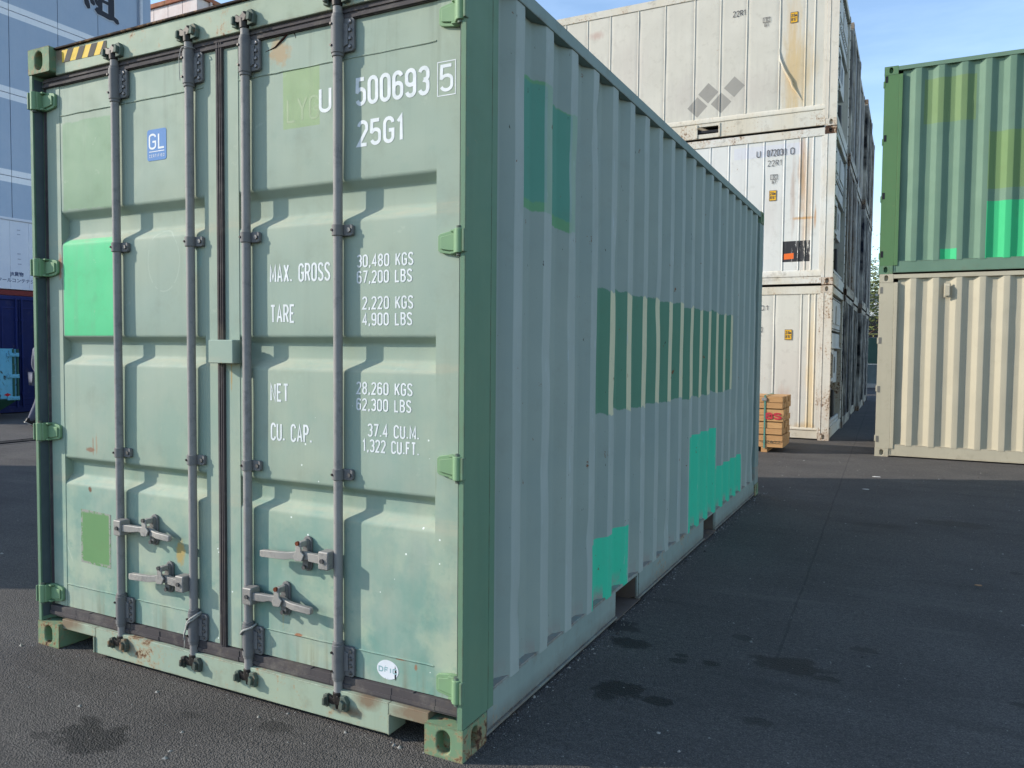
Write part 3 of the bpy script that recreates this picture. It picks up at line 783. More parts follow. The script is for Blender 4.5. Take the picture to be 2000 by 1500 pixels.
for k, (u, v, a, b_, cc) in enumerate(lb):
    o = MB().prism([(u - a, v - b_ * .3), (u - a * .2, v - b_), (u + a, v - b_ * .4), (u + a * .7, v + b_), (u - a * .5, v + b_ * .8)], 'z', .0005, .004).build('litter_scrap', plain('litter_%d' % k, c(*cc), .8))
    tag(o, ['white paper scrap on the asphalt, farther of the two pale scraps', 'pale paper scrap on the asphalt, nearer of the two pale scraps', 'small brown scrap in the middle of the shaded asphalt'][k], 'litter', 'scraps on the asphalt')

# drain channel on the left
dr = MB().box(-8.56, -8.12, -6, 26, .001, .006).build('drain_channel', plain('drain_concrete', c(104, 100, 96), .85))
tag(dr, 'narrow concrete drain channel crossing the yard on the left', kind='structure')
for k in range(16):
    b = MB(); y0 = -1 + k * 1.0
    b.box(-8.47, -8.44, y0, y0 + .985, .007, .022).box(-8.24, -8.21, y0, y0 + .985, .007, .022)
    for j in range(24): b.box(-8.44, -8.24, y0 + .02 + j * .04, y0 + .034 + j * .04, .008, .020)
    b.build('grate', M['dark'], dr)

# ------------------------------------------------------------------ the green container in front
main = container('shipping_container', (0, 0, 0), 0, HM, {}, 'large pale green shipping container in the foreground with white lettering on its doors', seed=1)
doors = [o for o in main.children if o.name.startswith('door') and not o.name.startswith('door_')]
dL, dR = doors
def skinY(x, z, sd=10): return .052 + .0022 * mnoise.noise(Vector((x * 3.2 + sd, .052 * 3.2, z * 3.2)))
def onDoor(d, sd=10): return lambda u, v, e=0: (u, skinY(u, v, sd) - d - e, v)
for t, bx_, w_ in [('U', (1.752, 1.800, 2.392, 2.490), .14), ('500693', (1.930, 2.248, 2.395, 2.501), .14), ('25G1', (1.937, 2.141, 2.242, 2.341), .14),
              ('MAX. GROSS', (1.491, 1.796, 1.742, 1.816), .115), ('30,480 KGS', (1.933, 2.186, 1.787, 1.836), .132), ('67,200 LBS', (1.933, 2.181, 1.726, 1.775), .132),
              ('TARE', (1.492, 1.615, 1.579, 1.654), .115), ('2,220 KGS', (1.959, 2.186, 1.627, 1.677), .132), ('4,900 LBS', (1.959, 2.181, 1.566, 1.615), .132),
              ('NET', (1.490, 1.581, 1.259, 1.334), .115), ('28,260 KGS', (1.930, 2.183, 1.303, 1.352), .132), ('62,300 LBS', (1.930, 2.178, 1.241, 1.289), .132),
              ('CU. CAP.', (1.492, 1.703, 1.098, 1.172), .115), ('37.4 CU.M.', (1.984, 2.213, 1.142, 1.193), .132), ('1,322 CU.FT.', (1.960, 2.213, 1.083, 1.133), .132)]:
    lettering(t, bx_, M['white_print'], dR, onDoor(.0010), wt=w_, gap=.26)
lettering('5', (2.306, 2.350, 2.395, 2.492), M['white_print'], dR, onY(.0492), wt=.125)
bf = MB(); x0, x1, z0, z1, t = 2.289, 2.367, 2.381, 2.503, .0035
for r in ((x0, x1, z0, z0 + t), (x0, x1, z1 - t, z1), (x0, x0 + t, z0 + t, z1 - t), (x1 - t, x1, z0 + t, z1 - t)): bf.add([(r[0], .0492, r[2]), (r[1], .0492, r[2]), (r[1], .0492, r[3]), (r[0], .0492, r[3])], [(0, 1, 2, 3)])
bf.build('check_digit_box', M['white_print'], dR)
lettering('LYG', (1.585, 1.742, 2.372, 2.468), plain('ghost_lettering', c(145, 167, 127), .5), dR, onDoor(.00025), name='painted_over_lettering', wt=.10)
def rrect(x0, x1, z0, z1, r, n=4):
    P = []
    for cx, cz, a in ((x1 - r, z1 - r, 0), (x0 + r, z1 - r, 90), (x0 + r, z0 + r, 180), (x1 - r, z0 + r, 270)):
        P += [(cx + r * math.cos(R_(a + 90 * k / n)), cz + r * math.sin(R_(a + 90 * k / n))) for k in range(n + 1)]
    return P
def plate(name, P, y, th, mat, parent, label=None):
    return MB().prism(P[::-1], 'y', y - th, y).build(name, mat, parent, label=label)
gl = plate('certificate_sticker', rrect(.764, .887, 2.304, 2.441, .012), skinY(.825, 2.37, 1) + .0006, .0018, plain('blue_sticker', c(88, 134, 190), .7, 0, .1), dL, 'blue GL certified sticker')
lettering('GL', (.779, .872, 2.353, 2.423), M['white_print'], dL, onY(skinY(.825, 2.37, 1) - .0015), wt=.12, gap=.22)
lettering('CERTIFIED', (.777, .874, 2.318, 2.331), M['white_print'], dL, onY(skinY(.825, 2.37, 1) - .0015), wt=.12, gap=.3)
SY = skinY(.825, 2.37, 1) - .0015
MB().add([(.777, SY, 2.342), (.874, SY, 2.342), (.874, SY, 2.3455), (.777, SY, 2.3455)], [(0, 1, 2, 3)]).build('sticker_line', M['white_print'], dL)
el = [(2.076 + .050 * math.cos(R_(t)), .252 + .037 * math.sin(R_(t))) for t in range(0, 360, 12)]
def dfe(g, col):
    return g.mix(g.noise(40, 4, .7).ramp(.64, .68) * .6, col, c(92, 110, 108))
plate('owner_sticker', el, skinY(2.076, .252) + .0006, .0018, paint('worn_white_sticker', c(226, 230, 236), None, .45, streak=.1, dirt=.1, extra=dfe), dR, 'white oval sticker, worn')
lettering('DFIC', (2.036, 2.118, .240, .262), plain('sticker_teal_print', c(150, 184, 188), .5), dR, onY(skinY(2.076, .252) - .0015), wt=.22, gap=.25)
MB().add([(2.108, skinY(2.076, .252) - .0014, .228), (2.113, skinY(2.076, .252) - .0014, .216), (2.118, skinY(2.076, .252) - .0014, .25), (2.110, skinY(2.076, .252) - .0014, .275)], [(0, 1, 2, 3)]).build('sticker_tear', M['dark'], dR)
def ple(g, col):
    e = (g.band(g.x, .275, .468, .004) * g.band(g.z, .440, .678, .004))
    return g.mix((1 - e) * g.noise(50, 4, .7).gt(.47), col, c(150, 150, 142))
plate('plate_patch', [(.262, .432), (.478, .426), (.480, .684), (.264, .692)], skinY(.37, .56, 1) + .0008, .0022, paint('patch_green', c(108, 146, 98), c(98, 138, 92), .4, streak=.2, dirt=.15, extra=ple), dL, 'painted over patch where the data plate was')
# crack in the upper edge of the right-hand door
cr = [(1.468, 2.672), (1.520, 2.682), (1.560, 2.706), (1.598, 2.730), (1.622, 2.722), (1.628, 2.700)]
MB().tube([(a, skinY(a, b_), b_) for a, b_ in cr], [.0008, .0035, .0065, .003, .0028, .0008], 6).build('torn_edge', plain('torn_edge_rust', c(70, 40, 32), .9), dR, smooth=60)
# yellow and black caution tape on the header
hd = [o for o in main.children if o.name.startswith('door_header')][0]
plate('caution_tape', [(.208, 2.818), (.528, 2.812), (.525, 2.868), (.208, 2.874)], .0302, .0015, paint('yellow_tape', c(226, 190, 74), None, .5, streak=.3, dirt=.5), hd, 'yellow and black caution tape')
tb = plain('black_tape', c(30, 30, 33), .7, 0, .4, 40)
for k in range(4):
    a = .222 + k * .086
    zl = lambda q: 2.818 - (q - .208) * .019; zu = lambda q: 2.874 - (q - .208) * .019
    P = [(a, zl(a)), (a + .043, zl(a + .043)), (a + .073, zu(a + .073)), (a + .030, zu(a + .030))]
    P = [(min(max(p[0], .208), .527), p[1]) for p in P]
    plate('tape_stripe', P, .0286, .0006, tb, hd)

# rope tied round two of the lower bar retainers
rm = plain('rope_fibre', c(176, 174, 168), .9, 0, .3, 90, .002)
def rope(xb, z0, tilt, tail, label):
    b = MB(); pts = []
    for k in range(28):
        t = 2 * math.pi * k / 28
        pts.append((xb + .031 * math.cos(t), .028 + .031 * math.sin(t), z0 + tilt * math.cos(t) + .003 * math.sin(3 * t)))
    b.tube(pts, .0048, 8, closed=True)
    pts2 = [(p[0], p[1], p[2] - .009 + .002 * math.sin(k)) for k, p in enumerate(pts)]
    if tail:
        b.tube([(xb - .030, .012, z0 - tilt), (xb - .036, .006, z0 - tilt - .03), (xb - .034, .008, z0 - tilt - .06), (xb - .042, .010, z0 - tilt - .10)], [.0045, .004, .003, .001], 6)
        b.tube([(xb - .028, .010, z0 - tilt), (xb - .030, .002, z0 - tilt - .025), (xb - .040, .004, z0 - tilt - .055)], [.004, .003, .001], 6)
        b.tube(pts2, .004, 8, closed=True)
    tag(b.build('rope_tie', rm, smooth=60), label, 'rope', 'rope tied on the door bars')
rope(BARS[1], .285, .034, True, 'frayed pale rope with hanging ends tied on the second door bar from the left')
rope(BARS[2], .298, .020, False, 'short loop of pale rope tied on the third door bar from the left')
# wire twist on the second bar's upper retainer
tag(MB().tube([(BARS[1] - .026, .010, 2.745), (BARS[1] - .031, .004, 2.70), (BARS[1] - .029, .003, 2.66), (BARS[1] - .031, .008, 2.61)], .0016, 6).tube([(BARS[1] + .030 * math.cos(t / 10 * 6.28), .028 + .030 * math.sin(t / 10 * 6.28), 2.742) for t in range(10)], .002, 6, closed=True).build('seal_wire', rm, smooth=60), 'thin wire hanging by the upper retainer of the second door bar', 'wire')

# ------------------------------------------------------------------ beige and green containers at the right
def shade_set(prefix, base, tint, extra=None, rust=.1, postc=None, edge=.6):
    d = {}
    d['side'] = paint(prefix + '_side_paint', base, tint, .5, rust=rust * .2, streak=.12, dirt=.12, extra=extra, seed=3)
    pc = postc or base
    d['door'] = paint(prefix + '_door_paint', base, tint, .5, rust=rust, streak=.15, dirt=.2, seed=4)
    d['post'] = paint(prefix + '_post_paint', pc, tuple(v * .93 for v in pc[:3]) + (1,), .5, rust=rust, streak=.15, dirt=.2, edge=edge * .5, seed=5)
    d['rail'] = d['frame'] = paint(prefix + '_rail_paint', base, tint, .5, rust=rust * 1.5, streak=.15, dirt=.3, edge=edge * .6, seed=6)
    d['hinge'] = d['post']
    d['cast'] = paint(prefix + '_casting_paint', pc, tint, .55, rust=rust * 2.2, streak=.2, dirt=.5, edge=edge, seed=7)
    return d
BX, BY = 3.400, 9.985
beige = shade_set('beige', c(182, 173, 150), c(176, 167, 145), rust=.04)
def green_extra(g, col):
    y, z = g.y, g.z
    col = g.mix(g.rect(y, z + (g.noise(2, 1) - .5) * .05, .505, 1.13, 2.05, 2.66, .004), col, c(110, 134, 92))
    col = g.mix(g.rect(y, z + (g.noise(2, 1) - .5) * .05, 1.29, 2.6, 1.10, 1.86, .004), col, c(110, 136, 90))
    m_ = (g.rect(y, z, 1.29, 2.7, .17, .935, .003)).mx(g.rect(y, z, .755, .955, .17, .325, .003))
    return g.mix(m_, col, c(62, 178, 118))
green2 = shade_set('green', c(108, 134, 114), c(100, 127, 108), green_extra, .08, c(88, 122, 82))
cb = container('shipping_container', (BX, BY + W, 0), -math.pi / 2, 2.591, beige, pockets=False, label='beige corrugated container on the ground at the right, under a green one', group='two containers stacked at the right', seed=11, detail=False)
cg = container('shipping_container', (BX - .012, BY + W + .008, 2.592), -math.pi / 2, 2.896, green2, pockets=False, label='green container with bright green paint patches, stacked on the beige one', group='two containers stacked at the right', seed=17, detail=False)
# cargo vent on the beige wall, hinge slots in both posts
ve = MB().box(W - .006, W + .012, .805, .885, 2.245, 2.445).box(W + .012, W + .040, .815, .875, 2.265, 2.40).prism([(W + .012, 2.40), (W + .040, 2.40), (W + .012, 2.432)], 'y', .815, .875)
ve.build('cargo_vent', beige['post'], cb, bevel=.004)
for par, zs, H_ in ((cb, (2.365, 1.653, .959, .247), 0), (cg, (2.72, 1.905, 1.10, .28), 0)):
    for z_ in zs:
        MB().box(W - .001, W + .0025, .012, .045, z_ - .045, z_ + .045).build('hinge_slot', M['dark'] if par is cg else plain('slot_grey', c(120, 116, 108), .6), par)

# ------------------------------------------------------------------ refrigerated containers
def reefer_mats(prefix, base, rust, seed, extra=None, postrust=None, tint=None):
    d = {}
    tint = tint or tuple(v * .95 for v in base[:3]) + (1,)
    d['panel'] = paint(prefix + '_panel_paint', base, tint, .45, rust=rust * .25, streak=.16, dirt=.22, extra=extra, seed=seed, scuff=.2)
    d['rail'] = paint(prefix + '_rail_paint', base, c(204, 194, 174), .5, rust=rust * 1.25, streak=.35, dirt=.6, edge=.6, seed=seed + 1)
    d['post'] = paint(prefix + '_post_paint', base, c(206, 198, 184), .5, rust=(postrust if postrust is not None else rust), streak=.35, dirt=.35, edge=.4, seed=seed + 2)
    d['cast'] = paint(prefix + '_casting_paint', base, c(180, 160, 140), .55, rust=rust * 2.5, streak=.3, dirt=.6, edge=1.0, seed=seed + 3)
    return d
def reefer(name, loc, mats, label, group, ribs, ledge, seed=0, pocket=None, H=2.591, end='machine', front=True):
    """long side faces -y, working end faces +x"""
    root = empty(name, loc, 0, label, 'container', group)
    ex = .003; za, zb = .118, H - .118
    for iz in (0, 1):
        z0 = 0 if iz == 0 else H - .118
        for ix in (0, 1):
            x0 = -ex if ix == 0 else L - .178 + ex
            for iy in (0, 1):
                y0 = -ex if iy == 0 else W - .162 + ex
                x1, y1, z1 = x0 + .178, y0 + .162, z0 + .118; b = MB()
                if iy == 0: b.holed((x0, y0, z0), (1, 0, 0), (0, 0, 1), .178, .118, .024, .040, .05); b.add([(x1, y1, z0), (x0, y1, z0), (x0, y1, z1), (x1, y1, z1)], [(0, 1, 2, 3)])
                else: b.box(x0, x1, y1 - .02, y1, z0, z1)
                if ix == 1: b.holed((x1, y0, z0), (0, 1, 0), (0, 0, 1), .162, .118, .028, .043, .05); b.add([(x0, y1, z0), (x0, y0, z0), (x0, y0, z1), (x0, y1, z1)], [(0, 1, 2, 3)])
                else: b.add([(x0, y1, z0), (x0, y0, z0), (x0, y0, z1), (x0, y1, z1), (x1, y0, z0), (x1, y1, z0), (x1, y1, z1), (x1, y0, z1)], [(0, 1, 2, 3), (4, 5, 6, 7)])
                b.add([(x0, y0, z1), (x1, y0, z1), (x1, y1, z1), (x0, y1, z1), (x0, y0, z0), (x0, y1, z0), (x1, y1, z0), (x1, y0, z0)], [(0, 1, 2, 3), (4, 5, 6, 7)])
                b.build('corner_casting', mats['cast'], root, bevel=.006, weld=True, flat=True)
    for x0, x1 in ((0, .16), (L - .185, L)):
        for y0, y1 in ((0, .12), (W - .12, W)):
            b = MB().box(x0, x1, y0, y1, za, zb)
            if front and y0 == 0 and x1 == L: b.box(x0 - .035, x0, .008, .05, za + .05, zb).cyl((x0 + .05, -.002, za), (x0 + .05, -.002, zb), .006, 8)
            b.build('corner_post', mats['post'], root, bevel=.008)
    lt, lb_ = ledge
    for y0, y1 in ((.002, .08), (W - .08, W - .002)):
        MB().box(.16, L - .175, y0, y1, H - .138, H - .006).build('top_side_rail', mats['rail'], root, bevel=.005)
    r = MB(); xs = [.17, L - .18] if not pocket else [.17, pocket[0], pocket[1], L - .18]
    for a, b_ in zip(xs[::2], xs[1::2]): r.box(a, b_, .012, .05, .022, lb_ - .012)
    if pocket:
        r.box(pocket[0], pocket[1], .012, .05, pocket[3], lb_ - .012).box(pocket[0], pocket[1], .012, .05, .022, pocket[2])
        r.box(pocket[0] - .03, pocket[0], -.001, .012, .03, lb_ - .02).box(pocket[1], pocket[1] + .03, -.001, .012, .03, lb_ - .02)
    r.prism([(.002, lb_), (.012, lb_ - .012), (.05, lb_ - .012), (.05, lt + .03), (.014, lt), (.002, lt - .02)], 'x', .17, L - .185)
    r.build('bottom_side_rail', mats['rail'], root, bevel=.003)
    MB().box(.17, L - .18, W - .05, W - .01, .02, .3).build('bottom_side_rail', mats['rail'], root)
    # side lining panels between raised beads
    xs = [.16] + [v for v in ribs if v > .2] + [L - .185]
    for a, b_ in zip(xs, xs[1:]):
        n = 6; prof = [(a + .002, .018), (a + .008, .016)] + [(a + (b_ - a) * k / n, .016 + .0 * k) for k in range(1, n)] + [(b_ - .008, .016), (b_ - .002, .018)]
        V, F = sheet(prof, 'z', lt - .01, H - .13, 10, .006 if b_ - a > .3 else .002, seed + a, 1, 2.0)
        MB().add(V, F).build('side_panel', mats['panel'], root, smooth=40)
    for a in xs[1:-1]:
        b = MB(); P = [(a - .013, .0185)] + [(a + .013 * math.cos(R_(t)), .016 - .010 * math.sin(R_(t))) for t in range(180, -1, -30)] + [(a + .013, .0185)]
        b.prism(P, 'z', lt, H - .138); b.build('panel_bead', mats['panel'], root, smooth=50)
    MB().box(.02, L - .25, W - .03, W - .012, .1, H - .1).build('side_panel', mats['panel'], root)
    MB().box(.02, L - .02, .02, W - .02, H - .03, H - .012).build('roof', mats['panel'], root)
    MB().box(.02, L - .25, .03, W - .03, .12, .16).build('floor', M['dark'], root)
    MB().box(.012, .05, .1, W - .1, .1, H - .1).build('door_end', mats['panel'], root)
    # working end
    MB().box(L - .14, L - .004, .12, W - .12, H - .115, H - .006).build('end_rail', mats['rail'], root, bevel=.004)
    MB().box(L - .14, L - .004, .12, W - .12, .02, .20).build('end_rail', mats['rail'], root, bevel=.004)
    if end == 'plain':
        b = MB(); yy = .12
        while yy < W - .15:
            y1 = min(yy + .366, W - .12); b.box(L - .06, L - .03, yy + .004, y1 - .004, .2, H - .115); yy += .366
        b.build('end_panel', mats['panel'], root, bevel=.006)
        b = MB()
        for yy in (.42, .78, 1.66, 2.02): b.cyl((L - .01, yy, .1), (L - .01, yy, H - .06), .016, 10)
        b.build('locking_bars', mats['post'], root, smooth=40)
        return root
    wm = M['unit']
    MB().box(L - .34, L - .30, .10, W - .10, .18, H - .1).build('unit_bulkhead', wm, root)
    for (y0, y1, z0, z1, nm) in ((.14, 1.16, 1.86, 2.44, 'fan_access_panel'), (1.20, W - .14, 1.86, 2.44, 'fan_access_panel')):
        b = MB().box(L - .075, L - .045, y0, y1, z0, z1).box(L - .045, L - .03, y0 + .12, y1 - .12, z0 + .12, z1 - .12)
        o = b.build(nm, wm, root, bevel=.008)
        b = MB()
        for k in range(9):
            yy = y0 + .04 + (y1 - y0 - .08) * k / 8
            for zz in (z0 + .03, z1 - .03): b.cyl((L - .045, yy, zz), (L - .036, yy, zz), .011, 6)
        b.build('panel_bolts', M['bolt'], o)
    b = MB().box(L - .08, L - .05, .14, W - .14, 1.56, 1.82).box(L - .06, L - .02, .14, W - .14, 1.545, 1.565)
    b.build('unit_cover', wm, root, bevel=.006)
    # condenser grille and black opening
    b = MB().box(L - .10, L - .05, .14, .24, .96, 1.53).box(L - .10, L - .05, 1.10, 1.22, .96, 1.53).box(L - .10, L - .05, .24, 1.10, 1.44, 1.53).box(L - .10, L - .05, .24, 1.10, .96, 1.02)
    b.build('grille_frame', wm, root, bevel=.005)
    b = MB()
    for k in range(9): b.box(L - .09, L - .075, .24, 1.10, 1.05 + k * .045, 1.062 + k * .045)
    b.build('condenser_grille', M['dark'], root)
    MB().box(L - .28, L - .12, .24, 1.10, 1.02, 1.44).build('condenser', M['dark'], root)
    b = MB().box(L - .24, L - .06, 1.28, 2.0, .92, 1.50); b.build('control_box', wm, root, bevel=.012)
    b = MB().box(L - .08, L - .058, 1.36, 1.62, 1.10, 1.40); b.build('control_box_door', M['dark'], root, bevel=.006)
    # compressor bay
    b = MB().cyl((L - .18, .30, .52), (L - .18, .78, .52), .13, 16).cyl((L - .18, .42, .5), (L - .18, .42, .74), .05, 10).box(L - .26, L - .08, .26, .84, .34, .40)
    b.build('compressor', M['unit_dark'], root, bevel=.005)
    b = MB()
    for k in range(5): b.tube([(L - .16, .9 + .02 * k, .35), (L - .12, .92 + .03 * k, .55), (L - .2, 1.0 + .08 * k, .8), (L - .22, 1.1 + .2 * k, .92)], .014, 8)
    b.build('pipes', M['unit_dark'], root, smooth=50)
    b = MB().cyl((L - .15, 1.7, .28), (L - .15, 1.7, .78), .09, 16, .08); b.build('receiver_tank', M['unit_dark'], root, smooth=40)
    b = MB()
    for k in range(4): b.tube([(L - .07 - .02 * math.sin(t * .7 + k), .22 + .22 * (1 + math.cos(t / 14 * 6.28)) + .02 * k, .86 + .07 * math.sin(t / 14 * 6.28) + .01 * k) for t in range(14)], .014, 6, closed=True)
    b.build('power_cable', M['cable'] if seed % 2 else M['dark'], root, smooth=60)
    b = MB().box(L - .07, L - .035, .12, W - .12, .20, .30)
    for k in range(12): b.cyl((L - .035, .2 + k * .18, .25), (L - .026, .2 + k * .18, .25), .012, 6)
    b.build('bay_sill', wm, root, bevel=.004)
    for k in range(13):
        zz = .2 + k * .18
        for yy in (W - .06, .06): MB().cyl((L - .002, yy, zz), (L + .010, yy, zz), .014, 8).build('post_bolt', M['dark'], root, smooth=40)
    return root
M['unit'] = paint('reefer_unit_paint', c(206, 204, 198), c(190, 186, 178), .5, rust=.2, streak=.4, dirt=.5, edge=.4)
M['unit_dark'] = plain('reefer_machinery', c(60, 58, 58), .6, .3, .4, 10)
M['cable'] = plain('blue_cable', c(40, 70, 140), .5, 0, .2, 10)
RX, RY = 2.636 - L, 11.665
def k_(x): return x - RX
def rust_streaks(g, col, spots):
    x, z = g.x, g.z
    wob = (g.noise(1.0, 4, .7, g.vec(g.x * 16, 0.0, g.z * 2.2)) - .5) * 2.6
    for (u, v, ru, rv, cc, a) in spots:
        col = g.mix(g.spot(x, z, u, v, ru, rv, wob, .6) * a, col, c(*cc))
    return col
def exA(g, col):
    col = rust_streaks(g, col, [(k_(1.93), 1.15, .10, 1.0, (196, 160, 96), .5), (k_(2.02), .9, .22, .6, (198, 172, 124), .6), (k_(1.2), .75, .5, .3, (186, 178, 168), .5), (k_(-.9), 1.5, .3, .5, (190, 182, 172), .5), (k_(.1), .8, .3, .3, (176, 168, 160), .4), (k_(-1.6), 2.15, .12, .06, (168, 110, 96), .4)])
    # silver squares of an old emblem
    u = (g.x - k_(.69)); v = (g.z - .715)
    a = (u + v) * .7071; b_ = (v - u) * .7071
    sc = g.noise(1.0, 5, .8, g.vec(g.x * 5, 0.0, g.z * 30 + g.x * 20)).ramp(.2, .34)
    for ca, cb2 in DIAM:
        d = g.rect(a, b_, ca - .126, ca + .126, cb2 - .126, cb2 + .126, .002)
        col = g.mix(d * sc, col, c(152, 148, 140))
    return col
# centres of the squares in the rotated frame
DIAM = []
for cx, cz in ((.520, .800), (.968, .850), (.330, .578), (.745, .604)):
    u, v = cx - .69, cz - .715; DIAM.append(((u + v) * .7071, (v - u) * .7071))
def exB(g, col):
    col = g.mix(g.rect(g.x, g.z, k_(.99), k_(2.135), 2.19, 2.385, .004) * .8, col, c(206, 206, 212))
    col = rust_streaks(g, col, [(k_(2.12), 1.9, .05, .5, (176, 132, 86), .7), (k_(2.2), 1.3, .08, .9, (196, 160, 118), .5), (k_(1.98), 1.55, .03, .5, (160, 120, 96), .5), (k_(2.15), 1.12, .14, .02, (190, 140, 70), .8), (k_(2.34), 1.15, .015, .16, (186, 130, 70), .7), (k_(1.62), 1.2, .14, .3, (196, 190, 184), .5)])
    bk = g.rect(g.x, g.z, k_(1.832), k_(2.268), .395, .745, .002)
    peel = g.noise(1.0, 5, .75, g.vec(g.x * 26, 0.0, g.z * 5)).ramp(.56, .58) * g.x.ramp(k_(1.93), k_(2.05))
    col = g.mix(bk * (1 - peel), col, c(52, 52, 56))
    return g.mix(g.rect(g.x, g.z - (g.x - k_(1.86)) * .06, k_(1.855), k_(2.01), .438, .535, .002), col, c(232, 110, 48))
def exC(g, col):
    return rust_streaks(g, col, [(k_(2.0), 1.0, .3, .6, (200, 190, 180), .4), (k_(1.9), .75, .1, .12, (190, 158, 140), .5), (k_(2.33), .8, .06, 1.2, (222, 190, 130), .6), (k_(2.3), .22, .2, .05, (200, 170, 120), .6)])
mA = reefer_mats('cream_reefer', c(206, 201, 188), .30, 2.0, exA, postrust=.0, tint=c(196, 191, 178))
mB_ = reefer_mats('white_reefer', c(214, 213, 208), .40, 5.0, exB, postrust=.02)
mC_ = reefer_mats('rusty_reefer', c(210, 206, 194), .30, 8.0, exC, postrust=.62)
sp = 2.606
ribsC = [k_(v) for v in (-2.9, -2.4, -1.9, -1.4, -.9, -.4, .1, .6, 1.1, 1.72, 2.157, 2.28, 2.375)]
ribsB = [k_(v) for v in (-2.9, -2.45, -2.0, -1.55, -1.1, -.65, -.2, .25, .58, .90, 1.21, 1.494, 1.828, 2.083, 2.188, 2.286)]
ribsA = [k_(v) for v in (-3.1, -2.66, -2.21, -1.766, -1.314, -.770, -.272, .263, .718, 1.165, 1.71, 2.121, 2.263)]
GR = 'white refrigerated containers stacked by the alley'
rC = reefer('refrigerated_container', (RX, RY, 0), mC_, 'bottom white refrigerated container of the front stack, with a rusty corner post', GR, ribsC, (.205, .165), 1)
rB = reefer('refrigerated_container', (RX, RY, sp), mB_, 'middle white refrigerated container of the front stack, with a black and orange patch', GR, ribsB, (.250, .145), 2)
rA = reefer('refrigerated_container', (RX, RY, 2 * sp), mA, 'top cream refrigerated container of the front stack, with four grey squares', GR, ribsA, (.365, .285), 3, pocket=(k_(.345), k_(.710), .095, .222))
GREY = plain('grey_print', c(74, 76, 82), .5); YEL = paint('yellow_height_label', c(232, 178, 52), None, .5, streak=.1, dirt=.2)
def rtxt(par, zoff, t, x0, x1, z0, z1, wt=.14, mat=None): lettering(t, (k_(x0), k_(x1), z0 - zoff, z1 - zoff), mat or GREY, par, onY(.0075), wt=wt * .72, gap=.24)
def icbox(par, zo, x0, z0, num):
    b = MB(); w, h, t = .118, .088, .008
    for r in ((0, w, 0, t), (0, w, h - t, h), (0, t, t, h - t), (w - t, w, t, h - t), (w * .42, w * .42 + t, t, h - t)):
        b.add([(k_(x0) + r[0], .0075, z0 - zo + r[2]), (k_(x0) + r[1], .0075, z0 - zo + r[2]), (k_(x0) + r[1], .0075, z0 - zo + r[3]), (k_(x0) + r[0], .0075, z0 - zo + r[3])], [(0, 1, 2, 3)])
    b.build('marking_frame', GREY, par)
    rtxt(par, zo, 'I', x0 + .014, x0 + .04, z0 + .018, z0 + .07, .16); rtxt(par, zo, 'C', x0 + .068, x0 + .10, z0 + .018, z0 + .07, .16)
    if num: rtxt(par, zo, num, x0 + .028, x0 + .095, z0 - .07, z0 - .018, .18)
def ylab(par, zo, x0, z0, w=.118, h=.175):
    MB().box(k_(x0), k_(x0) + w, .0085, .012, z0 - zo, z0 - zo + h).build('height_label', YEL, par)
    t = .007; b = MB()
    for r in ((0, w, 0, t), (0, w, h - t, h), (0, t, t, h - t), (w - t, w, t, h - t)):
        b.add([(k_(x0) + r[0], .0076, z0 - zo + r[2]), (k_(x0) + r[1], .0076, z0 - zo + r[2]), (k_(x0) + r[1], .0076, z0 - zo + r[3]), (k_(x0) + r[0], .0076, z0 - zo + r[3])], [(0, 1, 2, 3)])
    b.build('label_frame', GREY, par)
    for t_, a in (('2.6m', .095), ("8'6\"", .028)): lettering(t_, (k_(x0) + .018, k_(x0) + w - .018, z0 - zo + a, z0 - zo + a + .052), GREY, par, onY(.0074), wt=.18)
rtxt(rA, 0, '22R1', .925, 1.135, 7.245, 7.345, .15)
rtxt(rB, 0, 'U', 1.375, 1.43, 4.80, 4.915, .15); rtxt(rB, 0, '072030', 1.545, 1.85, 4.80, 4.915, .15); rtxt(rB, 0, '0', 1.925, 1.98, 4.80, 4.915, .15)
rtxt(rB, 0, '22R1', 1.560, 1.785, 4.635, 4.735, .12); rtxt(rC, 0, '01', 1.488, 1.62, 2.19, 2.275, .15)
icbox(rA, 0, 1.425, 7.06, '81'); icbox(rB, 0, 1.605, 4.405, '87'); icbox(rC, 0, 1.412, 1.815, '4')
ylab(rA, 0, 1.870, 6.98); ylab(rB, 0, 1.592, 4.05); ylab(rC, 0, 1.898, 1.685)
for par, zo in ((rB, sp), (rA, 2 * sp)):
    for o in par.children:
        if o.name.split('.')[0] in ('lettering', 'marking_frame', 'height_label', 'label_frame'): o.location.z = -zo
# torn diagonal dent in the top container's side
MB().tube([(k_(1.70), .012, 1.38), (k_(1.72), .004, 1.20), (k_(1.80), .002, 1.0), (k_(1.90), .0, .82), (k_(1.93), .002, .72), (k_(2.08), .010, .48)], [.006, .016, .020, .026, .024, .004], 8).build('torn_skin', mA['panel'], rA, smooth=60)

